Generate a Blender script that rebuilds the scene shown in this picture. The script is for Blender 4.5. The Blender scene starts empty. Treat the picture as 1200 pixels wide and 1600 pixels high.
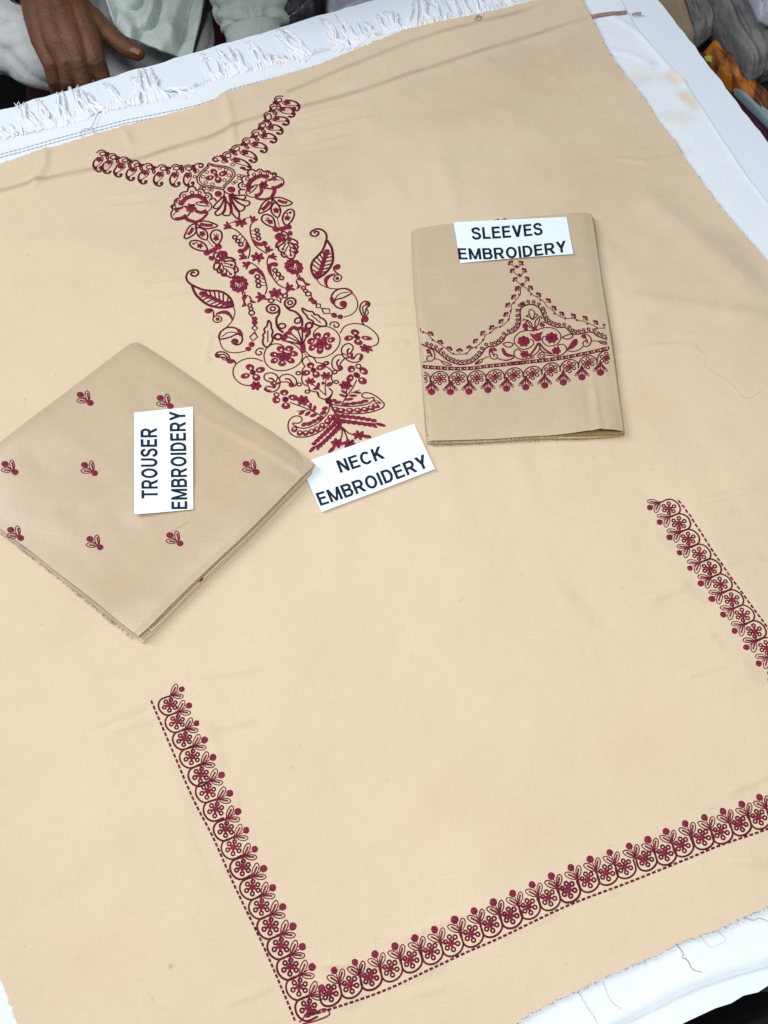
import bpy, math, random
import numpy as np
from mathutils import Matrix, Vector

random.seed(7)
RNG = np.random.default_rng(11)
scene = bpy.context.scene
COL = scene.collection

# ------------------------------------------------------------------ camera
F, TH, RO = 1700.0, 1.13676, -0.02429       # focal length in photo pixels, pitch, roll
TZ = 0.76                                   # table top height
H = 0.93                                    # camera height above the table
CAMZ = TZ + H
A_ = math.pi / 2 - TH
R3 = np.array(Matrix.Rotation(A_, 3, 'X') @ Matrix.Rotation(RO, 3, 'Z'))
cam_d = bpy.data.cameras.new('camera')
cam = bpy.data.objects.new('camera', cam_d)
COL.objects.link(cam)
cam.matrix_world = Matrix.Translation((0, 0, CAMZ)) @ (Matrix.Rotation(A_, 4, 'X') @ Matrix.Rotation(RO, 4, 'Z'))
cam_d.sensor_fit = 'VERTICAL'
cam_d.sensor_height = 24.0
cam_d.lens = F / 1600.0 * 24.0
cam_d.clip_start = 0.02
cam_d.clip_end = 60
scene.camera = cam

# ------------------------------------------------------------------ light
world = bpy.data.worlds.new('World')
scene.world = world
world.use_nodes = True
bg = world.node_tree.nodes['Background']
bg.inputs[0].default_value = (0.80, 0.92, 1.0, 1)
bg.inputs[1].default_value = 0.22

def area(name, loc, target, sx, sy, power, col):
    d = bpy.data.lights.new(name, 'AREA')
    d.shape = 'RECTANGLE'; d.size = sx; d.size_y = sy; d.energy = power; d.color = col
    o = bpy.data.objects.new(name, d); COL.objects.link(o)
    o.location = loc
    o.rotation_euler = (Vector(target) - Vector(loc)).to_track_quat('-Z', 'Y').to_euler()
    return o
area('ceiling_tube_light', (-1.35, 0.95, 2.30), (0.0, 0.25, TZ), 0.20, 1.2, 25, (0.97, 0.99, 1.0))
area('ceiling_panel_light', (0.12, 0.05, 2.20), (0.08, 0.12, TZ), 0.5, 0.5, 16.5, (0.98, 0.99, 1.0))

scene.view_settings.view_transform = 'Standard'
scene.view_settings.look = 'None'
scene.view_settings.gamma = 1.0
scene.view_settings.exposure = 0.0
scene.render.engine = 'CYCLES'

# ------------------------------------------------------------------ projection helpers
def unp(p, z):
    """photo pixels -> points on the horizontal plane(s) z"""
    p = np.atleast_2d(np.asarray(p, float))
    d = np.stack([(p[:, 0] - 600) / F, -(p[:, 1] - 800) / F, -np.ones(len(p))], 1) @ R3.T
    t = (np.asarray(z, float) - CAMZ) / d[:, 2]
    q = d * np.asarray(t).reshape(-1, 1)
    q[:, 2] += CAMZ
    return q
def P3(x, y, z):
    return unp([(x, y)], z)[0]
def cat(pts, closed=False, step=None, n=None):
    """Catmull-Rom through pts, resampled evenly"""
    p = np.asarray(pts, float)
    if len(p) == 2 and not closed:
        c = p[0] + (p[1] - p[0]) * np.linspace(0, 1, 12)[:, None]
    else:
        if closed:
            q = np.vstack([p[-1], p, p[0], p[1]]); m = len(p)
        else:
            q = np.vstack([2 * p[0] - p[1], p, 2 * p[-1] - p[-2]]); m = len(p) - 1
        t = np.linspace(0, 1, 10, endpoint=False)[:, None]
        out = []
        for i in range(m):
            a, b, c_, d = q[i], q[i + 1], q[i + 2], q[i + 3]
            out.append(0.5 * (2 * b + (c_ - a) * t + (2 * a - 5 * b + 4 * c_ - d) * t * t + (3 * b - a - 3 * c_ + d) * t ** 3))
        c = np.vstack(out + [p[:1] if closed else p[-1:]])
    s = np.concatenate([[0], np.cumsum(np.linalg.norm(np.diff(c, axis=0), axis=1))])
    if n is None:
        n = max(3, int(s[-1] / step) + 1)
    u = np.linspace(0, s[-1], n + (1 if closed else 0))
    r = np.stack([np.interp(u, s, c[:, k]) for k in range(c.shape[1])], 1)
    return r[:-1] if closed else r
def vnoise(x, y, seed=0):
    g = np.random.default_rng(seed).random((64, 64))
    x = np.asarray(x, float); y = np.asarray(y, float)
    xi = np.floor(x).astype(int); yi = np.floor(y).astype(int)
    fx = x - xi; fy = y - yi
    fx = fx * fx * (3 - 2 * fx); fy = fy * fy * (3 - 2 * fy)
    a = g[xi % 64, yi % 64]; b = g[(xi + 1) % 64, yi % 64]; c = g[xi % 64, (yi + 1) % 64]; d = g[(xi + 1) % 64, (yi + 1) % 64]
    return (a * (1 - fx) + b * fx) * (1 - fy) + (c * (1 - fx) + d * fx) * fy - 0.5
def segdist(x, y, pts):
    """distance to a polyline and position along it"""
    x = np.asarray(x, float); y = np.asarray(y, float)
    best = np.full(x.shape, 1e9); pos = np.zeros(x.shape); L = 0
    for a, b in zip(pts[:-1], pts[1:]):
        d = np.array(b[:2]) - np.array(a[:2]); l2 = d @ d + 1e-12
        t = np.clip(((x - a[0]) * d[0] + (y - a[1]) * d[1]) / l2, 0, 1)
        q = np.hypot(x - a[0] - t * d[0], y - a[1] - t * d[1])
        m = q < best
        best = np.where(m, q, best); pos = np.where(m, L + t * math.sqrt(l2), pos)
        L += math.sqrt(l2)
    return best, pos / max(L, 1e-9)

# ------------------------------------------------------------------ materials
def new_mat(name):
    m = bpy.data.materials.new(name); m.use_nodes = True
    nt = m.node_tree
    return m, nt, nt.nodes['Principled BSDF']
def node(nt, t, **kw):
    n = nt.nodes.new(t)
    for k, v in kw.items():
        if k == 'inp':
            for i, val in v.items():
                n.inputs[i].default_value = val
        else:
            setattr(n, k, v)
    return n
def cloth_mat(name, col, var=0.05, weave=1600.0, bump=0.25, rough=0.85, sheen=0.15, tint=False, spec=0.25, scale=9.0, col2=None, streak=0.9, wrinkle=0.28, wscale=45.0, wdist=0.003):
    m, nt, b = new_mat(name)
    L = nt.links.new
    co = node(nt, 'ShaderNodeTexCoord')
    n1 = node(nt, 'ShaderNodeTexNoise', inp={'Scale': scale, 'Detail': 5.0, 'Roughness': 0.6})
    L(co.outputs['Object'], n1.inputs['Vector'])
    mix = node(nt, 'ShaderNodeMix', data_type='RGBA')
    c2 = col2 if col2 else tuple(c * (1 - 2.2 * var) for c in col)
    mix.inputs[6].default_value = (*c2, 1); mix.inputs[7].default_value = (*[min(1, c * (1 + var)) for c in col], 1)
    L(n1.outputs[0], mix.inputs[0])
    last = mix.outputs[2]
    # fine yarn streaks in both thread directions
    for ax, sc in ((0, (60, 900, 1)), (1, (900, 60, 1))):
        mp = node(nt, 'ShaderNodeMapping'); mp.inputs['Scale'].default_value = sc; mp.inputs['Rotation'].default_value = (0, 0, 0.36)
        L(co.outputs['Object'], mp.inputs['Vector'])
        ns = node(nt, 'ShaderNodeTexNoise', inp={'Scale': 1.0, 'Detail': 2.0})
        L(mp.outputs[0], ns.inputs['Vector'])
        mr = node(nt, 'ShaderNodeMapRange', inp={1: 0.3, 2: 0.7, 3: 1 - var * streak, 4: 1 + var * streak * 0.7})
        L(ns.outputs[0], mr.inputs[0])
        mm = node(nt, 'ShaderNodeMix', data_type='RGBA', blend_type='MULTIPLY'); mm.inputs[0].default_value = 1
        L(last, mm.inputs[6]); L(mr.outputs[0], mm.inputs[7]); last = mm.outputs[2]
    if tint:
        at = node(nt, 'ShaderNodeAttribute', attribute_name='tint')
        mm = node(nt, 'ShaderNodeMix', data_type='RGBA', blend_type='MULTIPLY'); mm.inputs[0].default_value = 1
        L(last, mm.inputs[6]); L(at.outputs['Color'], mm.inputs[7]); last = mm.outputs[2]
    L(last, b.inputs['Base Color'])
    b.inputs['Roughness'].default_value = rough
    b.inputs['Specular IOR Level'].default_value = spec
    b.inputs['Sheen Weight'].default_value = sheen
    b.inputs['Sheen Roughness'].default_value = 0.5
    n2 = node(nt, 'ShaderNodeTexNoise', inp={'Scale': weave, 'Detail': 1.0})
    L(co.outputs['Object'], n2.inputs['Vector'])
    n3 = node(nt, 'ShaderNodeTexNoise', inp={'Scale': wscale, 'Detail': 4.0, 'Distortion': 0.6})
    L(co.outputs['Object'], n3.inputs['Vector'])
    bp = node(nt, 'ShaderNodeBump', inp={'Strength': bump, 'Distance': 0.0006}); L(n2.outputs[0], bp.inputs['Height'])
    bp2 = node(nt, 'ShaderNodeBump', inp={'Strength': wrinkle, 'Distance': wdist}); L(n3.outputs[0], bp2.inputs['Height']); L(bp.outputs[0], bp2.inputs['Normal'])
    L(bp2.outputs[0], b.inputs['Normal'])
    return m
def plain_mat(name, col, rough=0.6, spec=0.4, var=0.08, scale=60.0, bump=0.2, bscale=200.0, bdist=0.001, metallic=0.0):
    m, nt, b = new_mat(name); L = nt.links.new
    co = node(nt, 'ShaderNodeTexCoord')
    n1 = node(nt, 'ShaderNodeTexNoise', inp={'Scale': scale, 'Detail': 5.0}); L(co.outputs['Object'], n1.inputs['Vector'])
    mix = node(nt, 'ShaderNodeMix', data_type='RGBA')
    mix.inputs[6].default_value = (*[c * (1 - 2 * var) for c in col], 1); mix.inputs[7].default_value = (*[min(1, c * (1 + var)) for c in col], 1)
    L(n1.outputs[0], mix.inputs[0]); L(mix.outputs[2], b.inputs['Base Color'])
    b.inputs['Roughness'].default_value = rough; b.inputs['Specular IOR Level'].default_value = spec; b.inputs['Metallic'].default_value = metallic
    n2 = node(nt, 'ShaderNodeTexNoise', inp={'Scale': bscale, 'Detail': 3.0}); L(co.outputs['Object'], n2.inputs['Vector'])
    bp = node(nt, 'ShaderNodeBump', inp={'Strength': bump, 'Distance': bdist}); L(n2.outputs[0], bp.inputs['Height'])
    L(bp.outputs[0], b.inputs['Normal'])
    return m

MAT = {}
MAT['shirt'] = cloth_mat('beige_cotton', (0.70, 0.557, 0.398), var=0.055, tint=True, scale=5.0, streak=0.5, wrinkle=0.4, wscale=26.0, wdist=0.004)
MAT['bundle'] = cloth_mat('beige_satin', (0.53, 0.398, 0.264), var=0.05, rough=0.38, spec=0.6, sheen=0.35, scale=14.0, streak=0.8, wrinkle=0.05)
MAT['sleeve'] = cloth_mat('beige_slub', (0.565, 0.440, 0.302), var=0.05, rough=0.55, spec=0.35, sheen=0.25, scale=14.0, streak=0.9, wrinkle=0.08)
MAT['wrong'] = cloth_mat('golden_wrong_side', (0.40, 0.27, 0.12), var=0.15, scale=60.0, rough=0.7)
MAT['gold'] = cloth_mat('gold_brown_yarn', (0.50, 0.33, 0.12), var=0.15, scale=200.0)
MAT['raw'] = cloth_mat('raw_edge_threads', (0.36, 0.25, 0.11), var=0.12, scale=300.0)
MAT['fray'] = cloth_mat('pale_fray', (0.80, 0.72, 0.58), var=0.08, scale=300.0)
MAT['white'] = cloth_mat('white_cotton', (0.80, 0.845, 0.905), var=0.03, tint=True, scale=12.0, bump=0.15)
MAT['fringe'] = cloth_mat('white_fringe', (0.88, 0.90, 0.94), var=0.02, scale=80.0, rough=0.6)
MAT['bluethread'] = cloth_mat('blue_grey_thread', (0.42, 0.49, 0.60), var=0.2, scale=400.0)
MAT['brownthread'] = cloth_mat('brown_thread', (0.50, 0.36, 0.28), var=0.2, scale=400.0)
MAT['greythread'] = cloth_mat('grey_thread', (0.50, 0.42, 0.32), var=0.2, scale=400.0)
MAT['dark'] = cloth_mat('maroon_thread', (0.175, 0.011, 0.033), var=0.40, scale=800.0, weave=2600.0, bump=0.6, rough=0.6, spec=0.15, sheen=0.0)
MAT['red'] = cloth_mat('thread_painted_sheen', (0.31, 0.016, 0.056), var=0.42, scale=800.0, weave=2600.0, bump=0.6, rough=0.5, spec=0.22, sheen=0.0)  # same thread as the outlines, satin sheen painted in as a brighter red
MAT['board'] = plain_mat('white_laminate', (0.76, 0.825, 0.905), rough=0.45, var=0.02, scale=8.0, bump=0.05)
MAT['boardedge'] = plain_mat('raw_board_edge', (0.16, 0.10, 0.06), rough=0.8, var=0.3, scale=80.0, bump=0.6)
MAT['paper'] = plain_mat('white_paper', (0.80, 0.89, 0.95), rough=0.7, spec=0.25, var=0.012, scale=20.0, bump=0.06, bscale=900.0)
MAT['ink'] = plain_mat('black_ink', (0.008, 0.014, 0.035), rough=0.6, spec=0.2, var=0.2, scale=400.0, bump=0.0)
MAT['skin'] = plain_mat('brown_skin', (0.165, 0.072, 0.037), rough=0.55, spec=0.3, var=0.34, scale=26.0, bump=0.8, bscale=260.0, bdist=0.0016)
MAT['nail'] = plain_mat('fingernail', (0.34, 0.17, 0.11), rough=0.3, spec=0.5, var=0.05)
MAT['suit'] = cloth_mat('grey_green_cotton', (0.50, 0.56, 0.54), var=0.06, scale=20.0, wrinkle=0.9, wscale=17.0, wdist=0.012)
MAT['suitdark'] = cloth_mat('grey_white_cotton', (0.56, 0.57, 0.575), var=0.06, scale=20.0, wrinkle=0.9, wscale=15.0, wdist=0.012)
MAT['piping'] = cloth_mat('charcoal_trim', (0.03, 0.032, 0.038), var=0.1, scale=60.0)
MAT['redcloth'] = cloth_mat('dark_red_cloth', (0.12, 0.012, 0.018), var=0.15, scale=30.0)
MAT['maroon'] = cloth_mat('maroon_cloth', (0.075, 0.010, 0.024), var=0.15, scale=60.0)
MAT['floor'] = plain_mat('dark_floor', (0.055, 0.05, 0.055), rough=0.7, var=0.3, scale=6.0)
MAT['black'] = plain_mat('black_cloth', (0.012, 0.012, 0.016), rough=0.8, var=0.3, scale=30.0)
MAT['card'] = plain_mat('brown_cardboard', (0.34, 0.25, 0.17), rough=0.8, var=0.08, scale=30.0)
MAT['grey'] = plain_mat('grey_packaging', (0.22, 0.22, 0.225), rough=0.62, spec=0.3, var=0.35, scale=22.0, bump=1.0, bscale=26.0, bdist=0.012)
MAT['greylight'] = plain_mat('pale_plastic_film', (0.42, 0.44, 0.50), rough=0.45, spec=0.6, var=0.2, scale=18.0, bump=0.8, bscale=34.0, bdist=0.005)
MAT['filmdark'] = plain_mat('dark_plastic_film', (0.07, 0.07, 0.08), rough=0.16, spec=0.8, var=0.5, scale=40.0, bump=0.9, bscale=60.0, bdist=0.006)
MAT['teal'] = plain_mat('pale_teal_card', (0.30, 0.42, 0.44), rough=0.5, var=0.1)
MAT['lime'] = plain_mat('lime_paper', (0.42, 0.55, 0.10), rough=0.5, var=0.1)
MAT['metal'] = plain_mat('steel', (0.30, 0.30, 0.32), rough=0.25, var=0.2, metallic=1.0)
# orange cloth printed with dark veins and a black border
m, nt, b = new_mat('orange_print'); L_ = nt.links.new
co = node(nt, 'ShaderNodeTexCoord')
mp = node(nt, 'ShaderNodeMapping'); mp.inputs['Scale'].default_value = (28, 7, 10); mp.inputs['Rotation'].default_value = (0, 0, 0.55); L_(co.outputs['Object'], mp.inputs['Vector'])
wv = node(nt, 'ShaderNodeTexNoise', inp={'Scale': 1.0, 'Detail': 3.0, 'Distortion': 0.8}); L_(mp.outputs[0], wv.inputs['Vector'])
rp = node(nt, 'ShaderNodeValToRGB')
rp.color_ramp.elements[0].position = 0.40; rp.color_ramp.elements[0].color = (0.10, 0.022, 0.004, 1)
rp.color_ramp.elements[1].position = 0.50; rp.color_ramp.elements[1].color = (0.52, 0.165, 0.012, 1)
L_(wv.outputs[0], rp.inputs[0]); L_(rp.outputs[0], b.inputs['Base Color']); b.inputs['Roughness'].default_value = 0.6
MAT['orange'] = m
for m in (MAT['grey'],):
    pass

# ------------------------------------------------------------------ object helpers
def wloc(o):
    v = Vector((0, 0, 0))
    while o is not None:
        v = v + o.location; o = o.parent
    return np.array(v)
def tag(o, label, category, group=None):
    o['label'] = label; o['category'] = category
    if group: o['group'] = group
    return o
def empty(name, loc, label=None, category=None, group=None):
    o = bpy.data.objects.new(name, None); COL.objects.link(o); o.location = loc; o.empty_display_size = 0.02
    if label: tag(o, label, category, group)
    return o
def mk(name, v, f, mats, parent=None, origin=None, smooth=True, midx=None):
    v = np.asarray(v, float)
    base = wloc(parent) if parent is not None else np.zeros(3)
    org = base if origin is None else np.asarray(origin, float)
    me = bpy.data.meshes.new(name)
    me.from_pydata((v - org).tolist(), [], [tuple(int(i) for i in q) for q in f])
    for m in (mats if isinstance(mats, (list, tuple)) else [mats]):
        me.materials.append(MAT[m] if isinstance(m, str) else m)
    if smooth: me.polygons.foreach_set('use_smooth', np.ones(len(me.polygons), bool))
    if midx is not None: me.polygons.foreach_set('material_index', np.asarray(midx, np.int32))
    me.update()
    o = bpy.data.objects.new(name, me); COL.objects.link(o)
    o.location = tuple(org - base)
    if parent is not None: o.parent = parent
    return o
def crisp(o):
    e_ = o.modifiers.new('edges', 'EDGE_SPLIT'); e_.split_angle = math.radians(50)
def grid_faces(nu, nv, off=0, wrap=False):
    f = []
    for i in range(nu - 1):
        for j in range(nv - (0 if wrap else 1)):
            a = i * nv + j; b_ = i * nv + (j + 1) % nv
            f.append((off + a, off + b_, off + b_ + nv, off + a + nv))
    return f
def box_v(x0, x1, y0, y1, z0, z1):
    v = [(x, y, z) for z in (z0, z1) for y in (y0, y1) for x in (x0, x1)]
    f = [(0, 2, 3, 1), (4, 5, 7, 6), (0, 1, 5, 4), (2, 6, 7, 3), (0, 4, 6, 2), (1, 3, 7, 5)]
    return np.array(v), f
def prism(poly, z0, z1):
    n = len(poly)
    v = [(p[0], p[1], z1) for p in poly] + [(p[0], p[1], z0) for p in poly]
    f = [tuple(range(n)), tuple(range(2 * n - 1, n - 1, -1))] + [(i, n + i, n + (i + 1) % n, (i + 1) % n) for i in range(n)]
    return np.array(v, float), f
def tube(path, rad, k=6, flat=1.0):
    """tube round a 3-D polyline; rad scalar or list"""
    p = np.asarray(path, float); n = len(p)
    r = np.broadcast_to(np.asarray(rad, float), (n,))
    t = np.gradient(p, axis=0); t /= np.linalg.norm(t, axis=1)[:, None] + 1e-12
    up = np.array([0, 0, 1.0])
    s = np.cross(t, up); ns = np.linalg.norm(s, axis=1)[:, None]
    s = np.where(ns < 1e-4, np.array([1.0, 0, 0]), s / np.maximum(ns, 1e-9))
    u = np.cross(s, t)
    a = np.linspace(0, 2 * np.pi, k, endpoint=False)
    v = p[:, None] + r[:, None, None] * (np.cos(a)[None, :, None] * s[:, None] + flat * np.sin(a)[None, :, None] * u[:, None])
    f = grid_faces(n, k, 0, True)
    f += [tuple(range(k - 1, -1, -1)), tuple((n - 1) * k + i for i in range(k))]
    return v.reshape(-1, 3), f
class Acc:
    """collects pieces of one mesh"""
    def __init__(s): s.v = []; s.f = []; s.m = []; s.n = 0
    def add(s, v, f, mi=0):
        v = np.asarray(v, float)
        s.v.append(v); s.f += [tuple(i + s.n for i in q) for q in f]; s.m += [mi] * len(f); s.n += len(v)
    def build(s, name, mats, parent=None, origin=None, smooth=True):
        return mk(name, np.vstack(s.v), s.f, mats, parent, origin, smooth, s.m)

# ------------------------------------------------------------------ surroundings
v, f = box_v(-3, 3, -2, 4, -0.05, 0.0)
o = mk('floor', v, f, 'floor', smooth=False); o['kind'] = 'structure'

# table board outline: the three edges that the photograph shows, the fourth parallel
def line(p, q, z):
    a, b_ = unp([p, q], z)[:, :2]; return a, b_ - a
def meet(l1, l2):
    (a, d), (b_, e) = l1, l2
    t = np.linalg.solve(np.stack([d, -e], 1), b_ - a)[0]
    return a + d * t
lt = line((0, 172), (583, 0), TZ); lr = line((1029, 0), (1200, 223), TZ); lb = line((1060, 1600), (1200, 1541), TZ)
ctr, cbr = meet(lt, lr), meet(lr, lb)
ll = (ctr - lt[1] / np.linalg.norm(lt[1]) * 1.20, lr[1])
ctl, cbl = meet(lt, ll), meet(lb, ll)
table = empty('table', (*((ctr + cbl) / 2), 0), 'white laminate-topped table that the cloths are spread on', 'table')
def rough_edge(pts, amp=0.0008, step=0.012, seed=3):
    out = []
    rg = np.random.default_rng(seed)
    for a, b_ in zip(pts, pts[1:] + pts[:1]):
        n = int(np.linalg.norm(b_ - a) / step)
        for i in range(n):
            out.append(a + (b_ - a) * i / n + rg.normal(0, amp, 2))
    return out
poly = rough_edge([ctl, cbl, cbr, ctr])
v, f = prism(poly, TZ - 0.004, TZ)
mk('laminate_sheet', v, f, 'board', table, smooth=False)
cen = (ctl + cbl + cbr + ctr) / 4
v, f = prism([cen + (p - cen) * 0.9985 for p in poly], TZ - 0.028, TZ - 0.0042)
mk('board_core', v, f, 'boardedge', table, smooth=False)
for c in (ctl, cbl, cbr, ctr):
    q = cen + (c - cen) * 0.86
    v, f = box_v(q[0] - 0.025, q[0] + 0.025, q[1] - 0.025, q[1] + 0.025, 0.0, TZ - 0.0285)
    mk('leg', v, f, 'boardedge', table, smooth=False)

# ------------------------------------------------------------------ white cloth with fringe
ZW = TZ + 0.0012
white_top = [(-260, 300), (-120, 252), (0, 218), (38, 207), (93, 198), (133, 187), (167, 174), (210, 164), (265, 156), (310, 136), (350, 121), (425, 103), (482, 88), (550, 72), (578, 61), (629, 45), (685, 33), (760, 17), (850, -6), (955, -30)]
white_right = [(955, -30), (969, 0), (996, 51), (1041, 102), (1068, 128), (1122, 212), (1165, 277), (1200, 322), (1290, 440)]
wr = unp(white_right, ZW)[:, :2]
# the far (bottom) edge that the photograph shows, extended both ways
wb = unp([(976, 1600), (1025, 1576), (1060, 1557), (1095, 1542), (1150, 1524), (1200, 1510)], ZW)[:, :2]
d = wb[-1] - wb[0]; d /= np.linalg.norm(d)
dr = wr[-1] - wr[3]; dr /= np.linalg.norm(dr)
c_br = meet((wb[-1], d), (wr[-1], dr)) if True else None
wt = unp(white_top, ZW)[:, :2]
dl = (wr[-1] - wr[0]) / np.linalg.norm(wr[-1] - wr[0])
c_bl = meet((wb[0], d), (wt[0], dl))
def coons(top, right, bottom, left, nu, nv):
    """top, bottom run left->right; left, right run top->bottom; returns (nv, nu, 2)"""
    def rs(c, n):
        c = np.asarray(c, float); q = np.concatenate([[0], np.cumsum(np.linalg.norm(np.diff(c, axis=0), axis=1))]); u_ = np.linspace(0, q[-1], n)
        return np.stack([np.interp(u_, q, c[:, k]) for k in range(2)], 1)
    T, B, Lf, Rt = rs(top, nu), rs(bottom, nu), rs(left, nv), rs(right, nv)
    u = np.linspace(0, 1, nu)[None, :, None]; w = np.linspace(0, 1, nv)[:, None, None]
    return (1 - w) * T[None] + w * B[None] + (1 - u) * Lf[:, None] + u * Rt[:, None] - (
        (1 - u) * (1 - w) * T[0] + u * (1 - w) * T[-1] + (1 - u) * w * B[0] + u * w * B[-1])
def poly_through(pts):
    return [np.asarray(p, float) for p in pts]
gw = coons(wt, poly_through(list(wr) + [c_br]), poly_through([c_bl] + list(wb) + [c_br]), poly_through([wt[0], (wt[0] + c_bl) / 2, c_bl]), 300, 330)
def white_h(x, y):
    h = 0.0009 * (vnoise(x * 9 + 3, y * 7, 5) + 0.5) + 0.0005 * (vnoise(x * 31, y * 23, 6) + 0.5) + 0.0005 * np.abs(vnoise((x * 0.93 + y * 0.36) * 14, (-x * 0.36 + y * 0.93) * 50, 8))
    for pts, wd, am in WHITE_RIDGES:
        dd, t = segdist(x, y, pts)
        h = h + am * np.exp(-(dd / wd) ** 2)
    return h
WHITE_RIDGES = [
    (unp([(958, 28), (996, 51), (1041, 102), (1068, 128)], ZW), 0.004, 0.0014),
    (unp([(958, 82), (985, 86), (1010, 98)], ZW), 0.003, 0.0012),
    (unp([(1060, 120), (1122, 212), (1165, 277), (1200, 322)], ZW), 0.0018, 0.0008),
    (unp([(940, 1600), (1000, 1565), (1060, 1535), (1130, 1510), (1200, 1490)], ZW), 0.005, 0.0018),
    (unp([(0, 224), (93, 203), (167, 179), (265, 161), (350, 126), (482, 93), (629, 50)], ZW), 0.003, 0.0012)]
X, Y = gw[..., 0], gw[..., 1]
hz = white_h(X, Y)
# rolled hem along the near edge
row = np.linspace(0, 1, X.shape[0])[:, None]
hz = hz + 0.0016 * np.exp(-((row - 0.994) / 0.004) ** 2)
V = np.stack([X, Y, ZW + 0.0004 + hz], -1).reshape(-1, 3)
nvw, nuw = X.shape
white = mk('white_sheet', V, [q[::-1] for q in grid_faces(nvw, nuw)], 'white', origin=(*gw.mean((0, 1)), ZW))
tag(white, 'white cotton sheet with fringed far edge spread under the beige fabric', 'cloth')
sm = white.modifiers.new('thickness', 'SOLIDIFY'); sm.thickness = 0.0007; sm.offset = -1; crisp(white)
# dye stains on the white cloth
tint = np.ones((nvw * nuw, 4))
def spot(cx, cy, rx, ry, rot, col, amt, z, edge=0.35, seed=1):
    q = unp([(cx, cy)], z)[0]; sc = np.linalg.norm(unp([(cx + 1, cy)], z)[0] - q)
    dx, dy = V[:, 0] - q[0], V[:, 1] - q[1]
    c_, s_ = math.cos(rot), math.sin(rot)
    a = (dx * c_ + dy * s_) / (rx * sc); b2 = (-dx * s_ + dy * c_) / (ry * sc * 1.25)
    r = np.sqrt(a * a + b2 * b2) + 0.55 * vnoise(V[:, 0] * 60, V[:, 1] * 60, seed)
    k = amt * np.clip((1 - r) / edge, 0, 1)
    for i in range(3):
        tint[:, i] *= 1 - k * (1 - col[i])
stain = (0.93, 0.76, 0.58)
spot(1055, 120, 26, 16, -0.9, stain, 0.75, ZW, 0.5, 2)
spot(1072, 155, 34, 14, -0.95, stain, 0.8, ZW, 0.5, 3)
spot(1005, 125, 30, 16, 0.1, (0.90, 0.82, 0.70), 0.6, ZW, 0.6, 4)
spot(1020, 100, 10, 6, 0.1, stain, 0.5, ZW, 0.6, 5)
spot(1060, 185, 40, 14, -0.2, (0.95, 0.86, 0.78), 0.7, ZW, 0.7, 6)
spot(1077, 238, 1.6, 1.6, 0, (0.25, 0.1, 0.12), 1, ZW, 0.9, 7)
def set_tint(o, t):
    at = o.data.attributes.new('tint', 'FLOAT_COLOR', 'POINT')
    at.data.foreach_set('color', t.astype(np.float32).ravel())
set_tint(white, tint)
def wz(q):
    return ZW + 0.0008 + white_h(q[:, 0], q[:, 1])
def thread_path(px, z, lift=0.0004, zfun=None, step=3.0, wob=0.0):
    p = cat(px, step=step)
    if wob: p = p + RNG.normal(0, wob, p.shape)
    q = unp(p, z)
    q[:, 2] = (zfun(q) if zfun else z) + lift
    return q
for off in (0, 5.0):
    pts = [(-120, 278), (-50, 256), (0, 243), (93, 217), (127, 208), (198, 189), (285, 172), (335, 157), (355, 143), (375, 137), (425, 124), (470, 111), (520, 96)]
    a = Acc()
    p = cat([(x, y + off) for x, y in pts], step=7.0)
    for i in range(len(p) - 1):
        seg = p[i] + (p[i + 1] - p[i]) * np.linspace(0, 0.8, 4)[:, None]
        q = unp(seg, ZW); q[:, 2] = wz(q) + 0.0002
        a.add(*tube(q, 0.00035, 5))
    a.build('woven_line', 'bluethread', white)
# fringe: bundles of untwisted yarn, photo pixels base -> tip
FR = [(12, 216, -2, 200), (26, 212, 14, 194), (42, 206, 24, 161), (50, 204, 37, 160), (63, 203, 42, 172), (75, 199, 55, 156), (82, 198, 60, 154), (92, 197, 92, 143), (100, 195, 98, 142), (108, 193, 88, 160), (122, 188, 108, 131), (130, 186, 118, 131), (140, 180, 112, 148), (152, 175, 128, 142), (166, 173, 134, 144), (186, 167, 160, 129), (176, 171, 167, 130), (196, 166, 176, 134),
      (214, 161, 203, 117), (208, 163, 210, 119), (232, 158, 217, 107), (245, 157, 222, 105), (256, 156, 236, 106), (240, 158, 250, 122), (290, 146, 256, 140), (304, 139, 276, 138), (345, 122, 311, 81), (336, 126, 317, 92), (366, 116, 338, 75), (360, 118, 345, 80), (382, 112, 357, 74), (378, 113, 368, 76), (413, 105, 386, 63), (402, 108, 391, 70), (424, 103, 418, 84), (436, 100, 432, 86), (446, 98, 444, 86), (470, 90, 432, 42), (480, 88, 438, 43), (474, 90, 429, 56), (460, 93, 444, 70),
      (524, 76, 500, 28), (536, 74, 507, 30), (548, 71, 523, 22), (556, 70, 528, 26), (562, 68, 541, 36), (570, 64, 557, 36), (578, 61, 575, 35), (586, 59, 566, 36), (604, 53, 589, 20), (610, 51, 602, 17), (616, 49, 612, 17), (622, 47, 621, 20), (634, 44, 646, 4), (646, 42, 650, -4), (660, 39, 656, -4), (672, 36, 665, -3), (684, 33, 671, -6), (700, 30, 688, -8), (714, 27, 704, -8), (730, 24, 719, -10), (745, 21, 735, -12), (758, 18, 748, -14), (-30, 228, -50, 200), (-70, 240, -90, 205), (775, 14, 765, -20), (795, 10, 783, -25)]
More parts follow.
